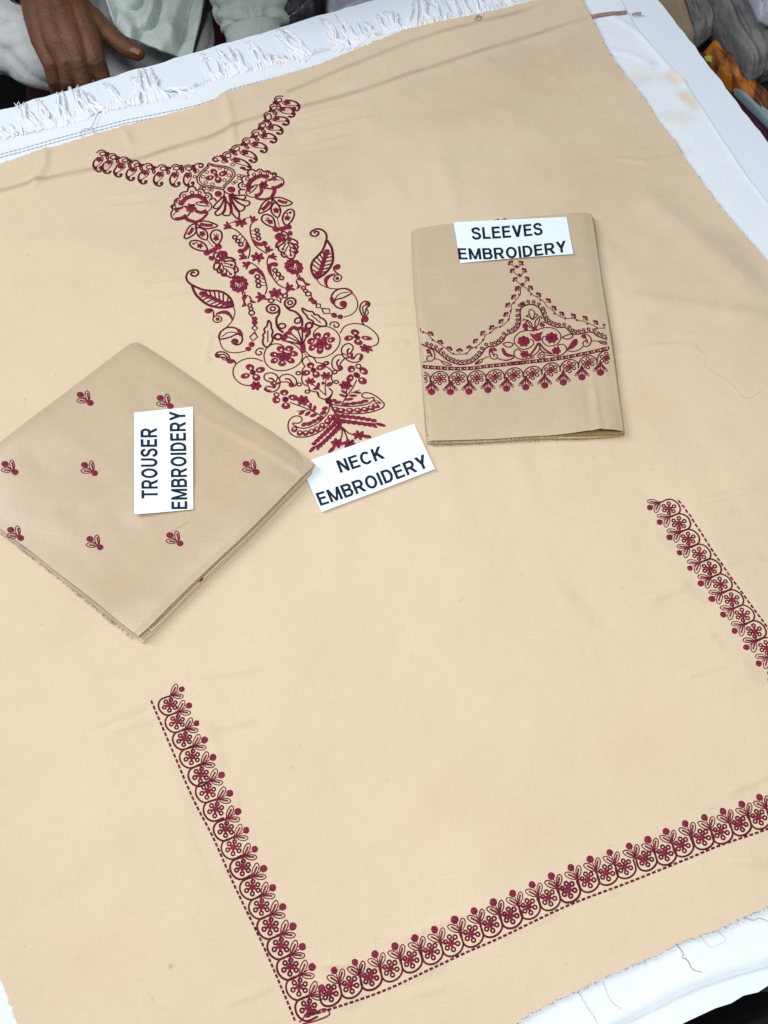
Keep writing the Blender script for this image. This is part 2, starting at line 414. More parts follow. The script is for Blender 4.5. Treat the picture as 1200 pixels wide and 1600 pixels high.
for i, (bx, by, tx, ty) in enumerate(FR):
    rg = np.random.default_rng(100 + i)
    a = Acc()
    L = math.hypot(tx - bx, ty - by)
    ns = rg.integers(11, 17)
    bend = rg.uniform(-0.16, 0.16) * L
    px, py = -(ty - by) / (L + 1e-6), (tx - bx) / (L + 1e-6)
    wdt = rg.uniform(4.0, 8.0)
    twist = rg.uniform(-1, 1)
    for s_ in range(ns):
        k = s_ / (ns - 1) - 0.5
        o1 = k * wdt * 2.6 + rg.normal(0, 1.0); om = k * wdt * rg.uniform(0.35, 0.8) + rg.normal(0, 0.5); o2 = (k * twist + rg.normal(0, 0.25)) * wdt * 0.9
        lf = rg.uniform(0.70, 1.0); b2 = bend * rg.uniform(0.6, 1.3)
        P_ = lambda t_, o_: (bx + (tx - bx) * t_ + px * o_, by + (ty - by) * t_ + py * o_)
        pts = [P_(-0.10, o1), P_(0.12, o1 * 0.75), P_(0.45 * lf, b2 + om), P_(0.78 * lf, b2 * 0.8 + om * 0.8 + o2 * 0.4), P_(lf, o2)]
        if rg.random() < 0.25: pts += [P_(lf * 0.93, o2 + 2.5 * np.sign(bend)), P_(lf * 0.8, o2 + 3.2 * np.sign(bend))]
        q = unp(cat(pts, n=9), ZW)
        t = np.linspace(0, 1, 9)
        q[:, 2] = ZW + 0.0016 + 0.0007 * np.sin(np.pi * t) * rg.uniform(0.2, 1.6) + 0.0005 * rg.random() - 0.0008 * t
        a.add(*tube(q, np.linspace(0.00080, 0.00055, 9), 5, 0.6))
    a.build('fringe_tassel', 'fringe', white)

# short fuzz where the fringe leaves the cloth
a = Acc(); rg = np.random.default_rng(77)
wp = cat(white_top[1:-1], n=900)
for k in range(900):
    c = wp[k] + rg.normal(0, 1.2, 2); an = rg.uniform(0, 2 * math.pi); L = rg.uniform(3, 10)
    e_ = c + L * np.array([math.cos(an), -abs(math.sin(an)) * 0.9]); m_ = (c + e_) / 2 + rg.normal(0, 1.5, 2)
    q = unp(cat([c, m_, e_], n=5), ZW); q[:, 2] = ZW + 0.0012 + 0.0012 * rg.random() * np.sin(np.linspace(0.2, 3, 5))
    a.add(*tube(q, 0.0002, 4))
o = a.build('fringe_fuzz', 'fringe', white); o['kind'] = 'stuff'

# ------------------------------------------------------------------ beige shirt fabric
ZS = ZW + 0.0034
shirt_top = [(0, 258), (36, 246), (72, 233), (82, 233), (132, 218), (192, 200), (220, 192), (300, 172), (330, 163), (352, 148), (372, 142), (400, 134), (440, 122), (496, 104), (540, 86), (583, 68), (631, 48), (683, 36), (752, 23), (830, 3), (905, -14)]
shirt_right = [(905, -14), (909, 2), (924, 30), (942, 70), (963, 102), (982, 126), (1006, 155), (1025, 188), (1052, 220), (1068, 247), (1092, 280), (1111, 306), (1138, 341), (1173, 382), (1200, 414)]
shirt_bot = [(804, 1600), (832, 1582), (868, 1563), (902, 1548), (934, 1532), (976, 1513), (1021, 1494), (1056, 1475), (1123, 1452), (1161, 1434), (1200, 1416)]
st = unp(shirt_top, ZS)[:, :2]; sr = unp(shirt_right, ZS)[:, :2]; sb = unp(shirt_bot, ZS)[:, :2]
sl = unp([(2, 1530), (28, 1600)], ZS)[:, :2]
nrm = lambda a: a / np.linalg.norm(a)
c_tl = meet((st[0], nrm(st[0] - st[8])), (sl[0], nrm(np.array([-0.36, 0.93]))))
c_bl = meet((sb[0], nrm(sb[-1] - sb[0])), (sl[1], nrm(sl[1] - sl[0])))
c_br = meet((sb[-1], nrm(sb[-1] - sb[0])), (sr[-1], nrm(sr[-1] - sr[3])))
NU, NV = 380, 420
gs = coons(poly_through([c_tl] + list(st)), poly_through(list(sr) + [c_br]), poly_through([c_bl] + list(sb) + [c_br]), poly_through([c_tl, sl[0], sl[1], c_bl]), NU, NV)
RIDGES = []
def ridge(pts, w, amp):
    RIDGES.append((unp(pts, ZS), w * 0.00062, amp * 0.0021))
STRIPE1 = [(-80, 318), (0, 300), (60, 284), (150, 268), (220, 252), (270, 236), (330, 220), (380, 196), (440, 180), (500, 165), (560, 148), (640, 118), (700, 99), (770, 77), (830, 58), (880, 42), (924, 29)]
STRIPE2 = [(450, 148), (520, 118), (583, 92), (640, 68), (690, 52), (752, 36), (800, 24), (850, 8)]
ridge(STRIPE1, 6, 0.9)
ridge(STRIPE2, 6, 0.7)
# puckers around the stitching
for p in [[(462, 200), (560, 170)], [(466, 216), (590, 186)], [(458, 240), (560, 214)], [(440, 252), (540, 236)], [(470, 186), (540, 166)],
          [(250, 322), (150, 330)], [(270, 300), (170, 312)], [(300, 372), (240, 386)], [(300, 440), (210, 452)], [(310, 460), (230, 476)], [(325, 480), (250, 500)],
          [(330, 520), (318, 575)], [(560, 490), (640, 478)], [(600, 545), (640, 540)], [(588, 520), (650, 512)], [(505, 380), (470, 376)],
          [(240, 1100), (140, 1140)], [(250, 1120), (170, 1148)], [(330, 1138), (400, 1126)], [(300, 1060), (420, 1042)], [(1062, 798), (1190, 762)], [(1064, 812), (1150, 800)], [(1120, 880), (1200, 872)],
          [(1080, 915), (1010, 940)], [(1150, 1030), (1060, 1062)], [(500, 1500), (560, 1512), (640, 1494)], [(500, 1508), (550, 1505)], [(350, 1570), (430, 1538)],
          [(620, 1470), (690, 1440), (760, 1418)], [(1130, 1240), (1200, 1212)], [(280, 1268), (330, 1390)], [(700, 1540), (640, 1552)], [(1130, 1345), (1200, 1350)]]:
    ridge(p, 5, 0.75)
ridge([(856, 908), (880, 930), (905, 965), (930, 985)], 14, 0.5)
ridge([(880, 900), (905, 925), (935, 960), (960, 985)], 16, -0.4)
ridge([(870, 950), (900, 990)], 12, 0.3)
ridge([(700, 700), (720, 840)], 20, 0.7); ridge([(800, 695), (835, 800)], 20, 0.7); ridge([(650, 700), (690, 790)], 20, 0.6)
ridge([(990, 470), (1200, 500)], 16, 1.2); ridge([(960, 560), (1010, 545), (1080, 542)], 4, 0.9); ridge([(1000, 300), (1110, 400), (1200, 470)], 26, 1.6); ridge([(960, 250), (1010, 256), (1060, 246)], 4, 0.8)
ridge([(600, 400), (640, 700)], 40, 1.0); ridge([(100, 1050), (160, 1180), (180, 1350)], 40, 1.6); ridge([(30, 1150), (110, 1400)], 50, 1.4)
ridge([(0, 400), (120, 380), (260, 420)], 34, 1.4); ridge([(0, 470), (140, 450)], 28, 1.1); ridge([(560, 860), (800, 900)], 60, 1.2)
ridge([(480, 1100), (900, 1180)], 60, 1.2); ridge([(520, 250), (700, 200), (860, 190)], 40, 1.3); ridge([(520, 330), (640, 300)], 40, 1.1)
ridge([(352, 146), (362, 190), (366, 240)], 8, 1.0); ridge([(74, 234), (70, 262), (50, 300)], 8, 1.6); ridge([(195, 205), (205, 232)], 6, 0.8); ridge([(690, 250), (710, 330)], 20, 0.8)
def shirt_h(x, y):
    x = np.asarray(x, float); y = np.asarray(y, float)
    h = 0.0020 * (vnoise(x * 5.2 + 1.3, y * 4.1 + 0.7, 21) + 0.4) + 0.0012 * vnoise(x * 13 + y * 6, y * 11 - x * 5, 22) + 0.0005 * vnoise(x * 42, y * 37, 23)
    u_ = x * 0.93 + y * 0.36; w_ = -x * 0.36 + y * 0.93
    amt = np.clip(vnoise(x * 3.1 + 5, y * 3.1 + 2, 24) * 2 + 0.75, 0, 1)
    h = h + amt * 1.5 * (0.0022 * np.abs(vnoise(u_ * 4 + 0.4 * np.sin(w_ * 9), w_ * 22, 25)) + 0.0016 * np.abs(vnoise(u_ * 19, w_ * 3.4, 26)) + 0.0009 * vnoise(u_ * 24, w_ * 8, 27))
    for pts, wd, am in RIDGES:
        lo = pts[:, :2].min(0) - 3 * wd; hi = pts[:, :2].max(0) + 3 * wd
        m_ = (x > lo[0]) & (x < hi[0]) & (y > lo[1]) & (y < hi[1])
        if m_.any():
            dd, t = segdist(x[m_], y[m_], pts)
            h[m_] += am * np.exp(-(dd / wd) ** 2) * np.clip(np.minimum(t, 1 - t) * 5 + 0.15, 0, 1)
    return h
X, Y = gs[..., 0].copy(), gs[..., 1].copy()
# ragged cut edges
for k, sl_ in enumerate((np.s_[0, :], np.s_[-1, :], np.s_[:, -1], np.s_[:, 0])):
    X[sl_] += RNG.normal(0, 0.0005, X[sl_].shape); Y[sl_] += RNG.normal(0, 0.0005, Y[sl_].shape)
hs = shirt_h(X.ravel(), Y.ravel())
hs = np.clip(hs + 0.0012, 0.0003, None)
V = np.stack([X.ravel(), Y.ravel(), ZS + hs], -1)
shirt = mk('shirt_fabric', V, [q[::-1] for q in grid_faces(NV, NU)], 'shirt', origin=(*gs.mean((0, 1)), ZS))
tag(shirt, 'large beige cotton shirt panel with maroon neck and hem embroidery spread over the table', 'fabric')
sm = shirt.modifiers.new('thickness', 'SOLIDIFY'); sm.thickness = 0.0005; sm.offset = -1; crisp(shirt)
tint = np.ones((NU * NV, 4))
def band(px, w, col, amt, fade=True):
    pts = unp(px, ZS)
    dd, t = segdist(V[:, 0], V[:, 1], pts)
    k = amt * np.clip(1.4 - dd / (w * 0.00062), 0, 1) * (0.75 + 0.5 * vnoise(V[:, 0] * 30, V[:, 1] * 30, 9)) * np.clip(np.minimum(t + 0.15, 1.02 - t) * 8, 0, 1)
    for i in range(3): tint[:, i] *= 1 - k * (1 - col[i])
band(STRIPE1, 4.5, (0.68, 0.62, 0.64), 1.0)          # dark tape under the cloth showing through
band(STRIPE2, 4.5, (0.74, 0.69, 0.70), 0.95)
gr = (0.86, 0.875, 0.89)                              # grey backing left behind the embroidery
for (cx, cy, rx, ry, rot, am) in [(335, 1150, 14, 22, 0.4, .55), (350, 1190, 12, 20, 0.4, .5), (372, 1255, 9, 16, .4, .45), (300, 1250, 18, 30, .5, .4), (280, 1210, 10, 16, .3, .35), (392, 1300, 8, 12, .4, .45),
                                  (560, 1565, 50, 9, 0.38, .55), (660, 1525, 60, 9, 0.38, .5), (850, 1438, 34, 7, 0.4, .5), (800, 1462, 30, 8, .4, .4), (960, 1395, 14, 8, .4, .5), (1100, 1345, 16, 6, .4, .3),
                                  (1045, 850, 10, 26, 0.7, .4), (1085, 925, 10, 30, .7, .45), (1180, 1050, 12, 24, .6, .4), (1120, 1000, 9, 20, .7, .3), (1020, 1310, 30, 7, .35, .35), (1110, 1265, 22, 6, .35, .4), (930, 1345, 24, 6, .35, .3)]:
    spot(cx, cy, rx, ry, rot, gr, am, ZS, 0.5, int(cx))
spot(240, 1562, 6, 4, 0.6, (0.55, 0.52, 0.46), 0.8, ZS, 0.9, 31); spot(268, 1510, 5, 4, 0.9, (0.55, 0.52, 0.46), 0.8, ZS, 0.9, 32)
spot(299, 1489, 3, 2, 0, (0.6, 0.55, 0.5), 0.7, ZS, 0.9, 33); spot(720, 940, 3, 2, 0, (0.7, 0.66, 0.6), 0.7, ZS, 0.9, 34); spot(728, 1108, 2.5, 1.5, 0.4, (0.45, 0.4, 0.36), 0.8, ZS, 0.9, 35)
spot(160, 250, 7, 5, 0, (0.80, 0.74, 0.68), 0.5, ZS, 0.9, 36); spot(1022, 905, 6, 4, 0.7, (0.84, 0.82, 0.78), 0.6, ZS, 0.9, 37)
pk = (1.0, 0.955, 0.94)                               # faint pink blotches
for (cx, cy, rx, ry) in [(1010, 1150, 130, 60), (690, 1260, 90, 50), (1010, 640, 120, 60), (150, 1500, 120, 70), (820, 1300, 120, 50)]:
    spot(cx, cy, rx, ry, 0.3, pk, 0.7, ZS, 0.8, cx)
for (cx, cy, rx, ry) in [(930, 300, 190, 140), (780, 150, 220, 90), (1100, 420, 140, 90), (520, 260, 120, 80), (880, 90, 160, 60)]:  # light fall-off painted into the tint: far right darker and warmer
    spot(cx, cy, rx, ry, 0.2, (0.935, 0.905, 0.89), 0.9, ZS, 0.9, cx + 1)
set_tint(shirt, tint)
HX = None
def sz(q):
    return ZS + np.clip(shirt_h(q[:, 0], q[:, 1]) + 0.0012, 0.0003, None)
# a little lint
a = Acc(); rg = np.random.default_rng(5)
for k in range(46):
    c = np.array([rg.uniform(20, 1180), rg.uniform(320, 1560)]); an = rg.uniform(0, 6.28); L = rg.uniform(2, 7)
    e_ = c + L * np.array([math.cos(an), math.sin(an)]); q = unp(cat([c, (c + e_) / 2 + rg.normal(0, 1.2, 2), e_], n=5), ZS); q[:, 2] = sz(q) + 0.0002
    a.add(*tube(q, 0.00010, 4))
o = a.build('lint', 'greythread', shirt); o['kind'] = 'stuff'
# frayed yarn ends along the cut edges
def fray(name, px, z, zf, n, lmin, lmax, mat, parent, seed, outward=1, r=0.00016):
    rg = np.random.default_rng(seed); a = Acc()
    p = cat(px, n=n * 3); t = np.gradient(p, axis=0); t /= np.linalg.norm(t, axis=1)[:, None]
    for k in range(n):
        i = rg.integers(0, len(p)); nn = np.array([t[i, 1], -t[i, 0]]) * outward
        L = rg.uniform(lmin, lmax); e = p[i] + nn * L + t[i] * rg.normal(0, L * 0.7)
        m_ = p[i] + nn * L * 0.6 + t[i] * rg.normal(0, L * 0.35)
        q = unp(cat([p[i] - nn * 1.0, m_, e], n=5), z)
        q[:, 2] = np.linspace(zf(q[:1])[0], z - 0.001, 5) + 0.0003
        a.add(*tube(q, r, 4))
    o = a.build(name, mat, parent); o['kind'] = 'stuff'
    return o
fray('frayed_edge', shirt_right, ZS, sz, 230, 1.2, 5, 'fray', shirt, 1, 1, 0.00013)
fray('frayed_edge', shirt_bot, ZS, sz, 120, 1, 4, 'fray', shirt, 2, -1, 0.00012)
fray('frayed_edge', shirt_top, ZS, sz, 70, 0.8, 2.5, 'fray', shirt, 3, 1, 0.00012)

def fray_w(name, p0, p1, outdir, n, lmin, lmax, mat, parent, seed, r=0.0002):
    rg = np.random.default_rng(seed); a = Acc(); al = nrm(p1 - p0)
    for k in range(n):
        b0 = p0 + (p1 - p0) * rg.random() + np.array([0, 0, rg.normal(0, 0.0003)])
        L = rg.uniform(lmin, lmax); e_ = b0 + outdir * L + al * rg.normal(0, L * 0.8); e_[2] -= rg.uniform(0, 0.001)
        m_ = (b0 + e_) / 2 + al * rg.normal(0, L * 0.3)
        a.add(*tube(cat([b0 - outdir * 0.001, m_, e_], n=5), r, 4))
    o = a.build(name, mat, parent); o['kind'] = 'stuff'
# ------------------------------------------------------------------ embroidery kit
class Emb:
    fat = 1.6
    def __init__(s, z, zf, tf=None):
        s.z = z; s.zf = zf; s.a = Acc(); s.tf = tf
    def w(s, p):
        p = np.asarray(p, float)
        if s.tf is not None: p = s.tf(p)
        q = unp(p, s.z)
        q[:, 2] = s.zf(q)
        q2 = unp(p, q[:, 2]); q2[:, 2] = s.zf(q2)
        return q2
    def ribbon(s, q, wid, mi, closed):
        n = len(q)
        if closed:
            t = np.roll(q, -1, 0) - np.roll(q, 1, 0)
        else:
            t = np.gradient(q, axis=0)
        t = t[:, :2]; t = t / (np.linalg.norm(t, axis=1)[:, None] + 1e-12)
        nn = np.stack([-t[:, 1], t[:, 0], np.zeros(n)], 1)
        wid = np.broadcast_to(wid, (n,)) * s.fat
        hg = np.minimum(wid * 0.38, 0.0006)
        rows = []
        for c_, h_ in ((-0.5, 0.0), (-0.3, 0.75), (0, 1.0), (0.3, 0.75), (0.5, 0.0)):
            r = q + nn * (c_ * wid)[:, None]; r[:, 2] += hg * h_ + 0.00012; rows.append(r)
        v = np.stack(rows, 1).reshape(-1, 3)
        f = grid_faces(n, 5)
        if closed:
            o_ = (n - 1) * 5
            f += [(o_ + j, o_ + j + 1, j + 1, j) for j in range(4)]
        s.a.add(v, f, mi)
    def scale(s, p):
        c = np.mean(np.asarray(p, float), axis=0)
        if s.tf is not None: c = s.tf(c[None])[0]
        return np.linalg.norm(unp([(c[0] + 1, c[1])], s.z)[0] - unp([c], s.z)[0])
    def S(s, pts, w=1.5, mi=0, closed=False, taper=None, straight=False):
        p = cat(pts, closed, step=1.6) if not straight else np.asarray(pts, float)
        q = s.w(p); sc = s.scale(pts)
        wid = np.full(len(q), w * sc)
        if taper: wid = wid * np.interp(np.linspace(0, 1, len(q)), [0, 0.5, 1], taper)
        s.ribbon(q, wid, mi, closed)
    def ring(s, cx, cy, rx, ry=None, w=1.3, mi=0):
        ry = ry or rx; n = max(9, int(6 + rx * 1.6))
        a = np.linspace(0, 2 * np.pi, n, endpoint=False)
        p = np.stack([cx + rx * np.cos(a), cy + ry * np.sin(a)], 1)
        s.ribbon(s.w(p), w * s.scale(p), mi, True)
    def poly(s, p, mi=1, hk=1.0):
        q = s.w(p); n = len(q); c = q.mean(0)
        rad = np.linalg.norm(q - c, axis=1).min()
        h_ = min(0.0009, rad * 0.35) * hk
        q0 = q.copy(); q0[:, 2] += 0.0001
        q1 = c + (q - c) * 0.72; q1[:, 2] = s.zf(q1) + h_ * 0.75
        c = c.copy(); c[2] = s.zf(c[None])[0] + h_
        v = np.vstack([q0, q1, c[None]])
        f = [(i, (i + 1) % n, n + (i + 1) % n, n + i) for i in range(n)] + [(n + i, n + (i + 1) % n, 2 * n) for i in range(n)]
        s.a.add(v, f, mi)
    def D(s, cx, cy, rx, ry=None, rot=0.0, mi=1):
        ry = ry or rx
        rx = rx * 1.14; ry = ry * 1.14
        a = np.linspace(0, 2 * np.pi, 12, endpoint=False)
        x, y = rx * np.cos(a), ry * np.sin(a)
        c_, s_ = math.cos(rot), math.sin(rot)
        s.poly(np.stack([cx + x * c_ - y * s_, cy + x * s_ + y * c_], 1), mi)
    def fill(s, pts, mi=1):
        s.poly(cat(pts, True, step=2.0), mi)
    def flower(s, cx, cy, rx, ry, n=6, rot=0.3, mi=1):
        for k in range(n):
            a = rot + k * 2 * math.pi / n
            s.D(cx + rx * 0.58 * math.cos(a), cy + ry * 0.58 * math.sin(a), rx * 0.44, ry * 0.44, a, mi)
        s.D(cx, cy, rx * 0.42, ry * 0.42, 0, 0)
    def petal(s, cx, cy, rx, ry, rot, fx, fy):
        """satin petal with an open eye towards the flower centre (fx, fy)"""
        L = math.hypot(fx - cx, fy - cy) + 1e-6
        k = min(rx, ry) * 0.42
        s.eye(cx, cy, rx * 1.18, ry * 1.18, rot, cx + (fx - cx) / L * k, cy + (fy - cy) / L * k, k * 1.05)
    def eye(s, cx, cy, rx, ry, rot, ex, ey, er, mi=1):
        """raised satin ring with an open eye"""
        a = np.linspace(0, 2 * np.pi, 14, endpoint=False); c_, s_ = math.cos(rot), math.sin(rot)
        x, y = rx * np.cos(a), ry * np.sin(a)
        o_ = np.stack([cx + x * c_ - y * s_, cy + x * s_ + y * c_], 1)
        an = np.arctan2(o_[:, 1] - cy, o_[:, 0] - cx)
        i_ = np.stack([ex + er * np.cos(an), ey + er * 0.85 * np.sin(an)], 1)
        q0, q2 = s.w(o_), s.w(i_); q1 = s.w((o_ + i_) / 2)
        q0[:, 2] += 0.0001; q2[:, 2] += 0.0001; q1[:, 2] += np.minimum(0.0006, 0.4 * np.linalg.norm(q0 - q2, axis=1))
        n = 14
        s.a.add(np.vstack([q0, q1, q2]), [(i + k * n, (i + 1) % n + k * n, (i + 1) % n + (k + 1) * n, i + (k + 1) * n) for k in range(2) for i in range(n)], mi)
    def build(s, name, parent):
        return s.a.build(name, ['dark', 'red'], parent)
def win(x0, y0, k):
    def g(*pts):
        return [(x0 + x / k, y0 + y / k) for x, y in pts]
    return g

# ------------------------------------------------------------------ hem border
band_l = [(x / 2.909 + 210, y / 2.909 + 1050) for x, y in [(218, 83), (251, 157), (285, 237), (321, 313), (359, 391), (398, 471), (435, 554), (472, 637), (510, 721), (548, 807), (588, 895), (629, 982), (675, 1068), (721, 1157), (764, 1249), (808, 1341), (852, 1438)]]
b1 = [(x / 4 + 430, y / 4 + 1400) for x, y in [(370, 466), (499, 416), (624, 365), (747, 315), (873, 265), (995, 212), (1120, 151)]]
b2 = [(x / 4 + 900, y / 4 + 1200) for x, y in [(86, 572), (208, 531), (329, 491), (446, 451), (557, 400), (676, 352), (797, 313), (912, 275), (1029, 231), (1140, 187)]]
gap = [(b1[-1][0] + (b2[0][0] - b1[-1][0]) * k / 7, b1[-1][1] + (b2[0][1] - b1[-1][1]) * k / 7 - 0.9 * math.sin(math.pi * k / 7)) for k in range(1, 7)]
band_b = b1 + gap + b2
band_r = [(x / 4.446 + 960, y / 4.446 + 740) for x, y in [(242, 245), (311, 345), (379, 450), (449, 556), (522, 662), (596, 768), (672, 878), (749, 988), (828, 1100), (911, 1212), (995, 1326)]][::-1]
def to_c(px): q = unp(px, ZS)[:, :2]; return q[:, 0] + 1j * q[:, 1]
U = win(230, 1060, 10)
ref = to_c(U((665, 440), (780, 710)))
def tp(*pts): return (to_c(U(*pts)) - ref[0]) / (ref[1] - ref[0])
UNIT = dict(
    arc=tp((485, 545), (420, 558), (330, 590), (285, 640), (272, 700), (290, 770), (345, 832), (420, 858), (500, 838), (560, 808), (592, 800)),
    fl=tp((455, 682)),
    pet=tp((480, 605), (548, 655), (542, 735), (448, 778), (368, 725), (395, 637)),
    leaf1=tp((488, 528), (488, 470), (520, 400), (570, 352), (600, 372), (596, 430), (556, 490), (510, 530)),
    leaf2=tp((510, 545), (560, 520), (620, 515), (672, 530), (686, 555), (650, 585), (590, 588), (540, 572)),
    v1=tp((500, 520), (570, 400)), v2=tp((520, 535), (645, 552)), v3=tp((505, 525), (560, 500), (620, 470)),
    jn=tp((485, 535)), stem=tp((483, 540), (470, 600), (455, 682)))
class EmbW(Emb):
    """embroidery whose points are already complex world positions"""
    def w(s, p):
        p = np.asarray(p)
        q = np.stack([p.real, p.imag, np.zeros(len(p))], 1); q[:, 2] = s.zf(q); return q
    def scale(s, p): return s.k
def cc(z, closed=False, n=18):
    p = cat(np.stack([np.asarray(z).real, np.asarray(z).imag], 1), closed, n=n)
    return p[:, 0] + 1j * p[:, 1]
def unit_mesh(e, base, step, bare=False, flower_only=False, deep=1.0):
    T = lambda a: base + (np.real(a) + 1j * deep * np.imag(a)) * step
    d = abs(step)
    wq = lambda z, wid, mi=0, closed=False: e.ribbon(e.w(z), wid * d, mi, closed)
    e.k = d
    if not bare: wq(cc(T(UNIT['arc']), n=26), 0.062)
    fl = T(UNIT['fl'])[0]
    a = np.linspace(0, 2 * np.pi, 10, endpoint=False)
    for p in ([] if bare else T(UNIT['pet'])):
        wq(p + 0.088 * d * np.exp(1j * a), 0.058, 0, True)
        wq(np.array([fl, fl + (p - fl) * 0.45, fl + (p - fl) * 0.66]), 0.085, 1)
    if not bare: e.poly(fl + 0.125 * d * np.exp(1j * a), 1)
    if flower_only: return
    wq(cc(T(UNIT['leaf1']), True, 20), 0.036, 0, True); wq(cc(T(UNIT['leaf2']), True, 20), 0.036, 0, True)
    wq(cc(T(UNIT['v1']), n=5), 0.062, 1); wq(cc(T(UNIT['v2']), n=5), 0.062, 1); wq(cc(T(UNIT['v3']), n=6), 0.03, 0)
    e.poly(T(UNIT['jn'])[0] + 0.085 * d * np.exp(1j * a), 1)
    if not bare: wq(cc(T(UNIT['stem']), n=6), 0.06, 1)
    a = np.linspace(0, 2 * np.pi, 16, endpoint=False)
    e.poly(base + 0.172 * d * RNG.uniform(0.92, 1.06) * (np.exp(1j * a) + 0.06 * RNG.normal(0, 1, 16)), 1)
def hem(px, dash_px, extra=0, bare_last=False, lead=False, deep=0.97):
    z = to_c(px)
    st_ = np.diff(z); st_ = np.append(st_, st_[-1])
    # smooth the tracing jitter of the steps
    k = np.ones(3) / 3; sm_ = np.convolve(np.pad(st_, 1, 'edge'), k, 'valid')
    z = list(z); sm_ = list(sm_)
    for i in range(extra):
        z.append(z[-1] + sm_[-1]); sm_.append(sm_[-1])
    # dashed running stitch is the border part itself
    a = EmbW(ZS, sz); a.k = 1
    dp = cat(dash_px, step=1.0); i = 0
    while i < len(dp) - 8:
        q = to_c(dp[i:i + 7]); a.ribbon(a.w(q), 0.00115, 0 if (i // 9) % 3 else 1, False); i += 9
    base = a.build('hem_border', shirt)
    if lead:
        e = EmbW(ZS, sz); unit_mesh(e, z[0] - sm_[0] * 0.97, sm_[0], False, True, deep); e.build('flower_motif', base)
    for i, (p, s_) in enumerate(zip(z, sm_)):
        e = EmbW(ZS, sz); e.fat = 1.5 * RNG.uniform(0.9, 1.12); unit_mesh(e, p, s_ * RNG.uniform(0.975, 1.03) * np.exp(1j * RNG.normal(0, 0.025)), bare_last and i == len(z) - 1, False, deep); e.build('flower_motif', base)
    return base, z, sm_
g = win(210, 1050, 2.909)
dl_ = g((80, 135), (180, 370), (270, 580), (360, 755), (460, 980), (580, 1230), (680, 1460), (735, 1595))
hem(band_l, dl_)
g = win(430, 1400, 4); g2 = win(900, 1200, 4)
db_ = g((190, 752), (320, 715), (550, 640), (720, 575), (880, 500), (1190, 355)) + [(780, 1466), (885, 1416)] + g2((330, 715), (680, 575), (900, 485), (1190, 385), (1700, 190))
hem(band_b, db_, extra=4, lead=True, deep=0.90)
g = win(960, 740, 4.446)
dr_ = g((1700, 1985), (1300, 1420), (1067, 1090), (960, 950), (860, 810), (720, 610), (560, 370), (470, 240), (412, 168))
z0 = to_c(band_r)
ext = [(band_r[0][0] + (band_r[0][0] - band_r[1][0]) * k * (1 + 0.012 * k), band_r[0][1] + (band_r[0][1] - band_r[1][1]) * k * (1 + 0.012 * k)) for k in range(6, 0, -1)]
hem(ext + band_r, dr_, bare_last=True)
# untidy finish where the two borders meet
e = Emb(ZS, sz)
g = win(430, 1400, 4)
e.S(g((150, 790), (200, 740), (260, 722), (310, 705), (340, 740), (260, 778), (170, 800)), 1.5, 1)
e.S(g((180, 745), (240, 738), (290, 725)), 1.5, 1); e.S(g((300, 705), (315, 715)), 2.2, 1); e.S(g((200, 720), (245, 722)), 2.6, 1)
e.build('stitch_tangle', shirt)

# ------------------------------------------------------------------ neck embroidery
PAIRS = []
def pair(a, b_): PAIRS.append((a, b_))
def one(x0, y0, k, x, y): return (x0 + x / k, y0 + y / k)
W1 = win(130, 220, 8.571); A = win(250, 240, 8.571); BQ = win(340, 240, 8.571); RN = win(330, 130, 7.5)
Z5 = win(270, 350, 9.23); Z6 = win(350, 330, 9.23); Z7 = win(280, 410, 8.571); PW = win(450, 340, 8)
T = win(320, 490, 7.5); Q = win(390, 440, 8); UW = win(440, 480, 7.5); VW = win(410, 570, 6)
NECK_FL = W1((215, 250), (350, 290), (505, 335), (665, 385), (830, 425), (1025, 450)) + A((195, 285), (370, 290))
NECK_FR = RN((885, 225), (825, 310), (765, 405), (695, 515), (620, 615), (515, 715), (395, 805), (290, 900))
NECK_TL = W1((240, 365), (355, 405), (500, 455), (670, 500), (835, 548), (1055, 570)) + A((270, 390), (458, 378))
NECK_TR = RN((972, 300), (915, 385), (855, 480), (785, 585), (708, 685), (590, 800), (435, 912), (300, 992))
for a_, b_ in zip(NECK_FL + NECK_TL, NECK_FR + NECK_TR): pair(a_, b_)
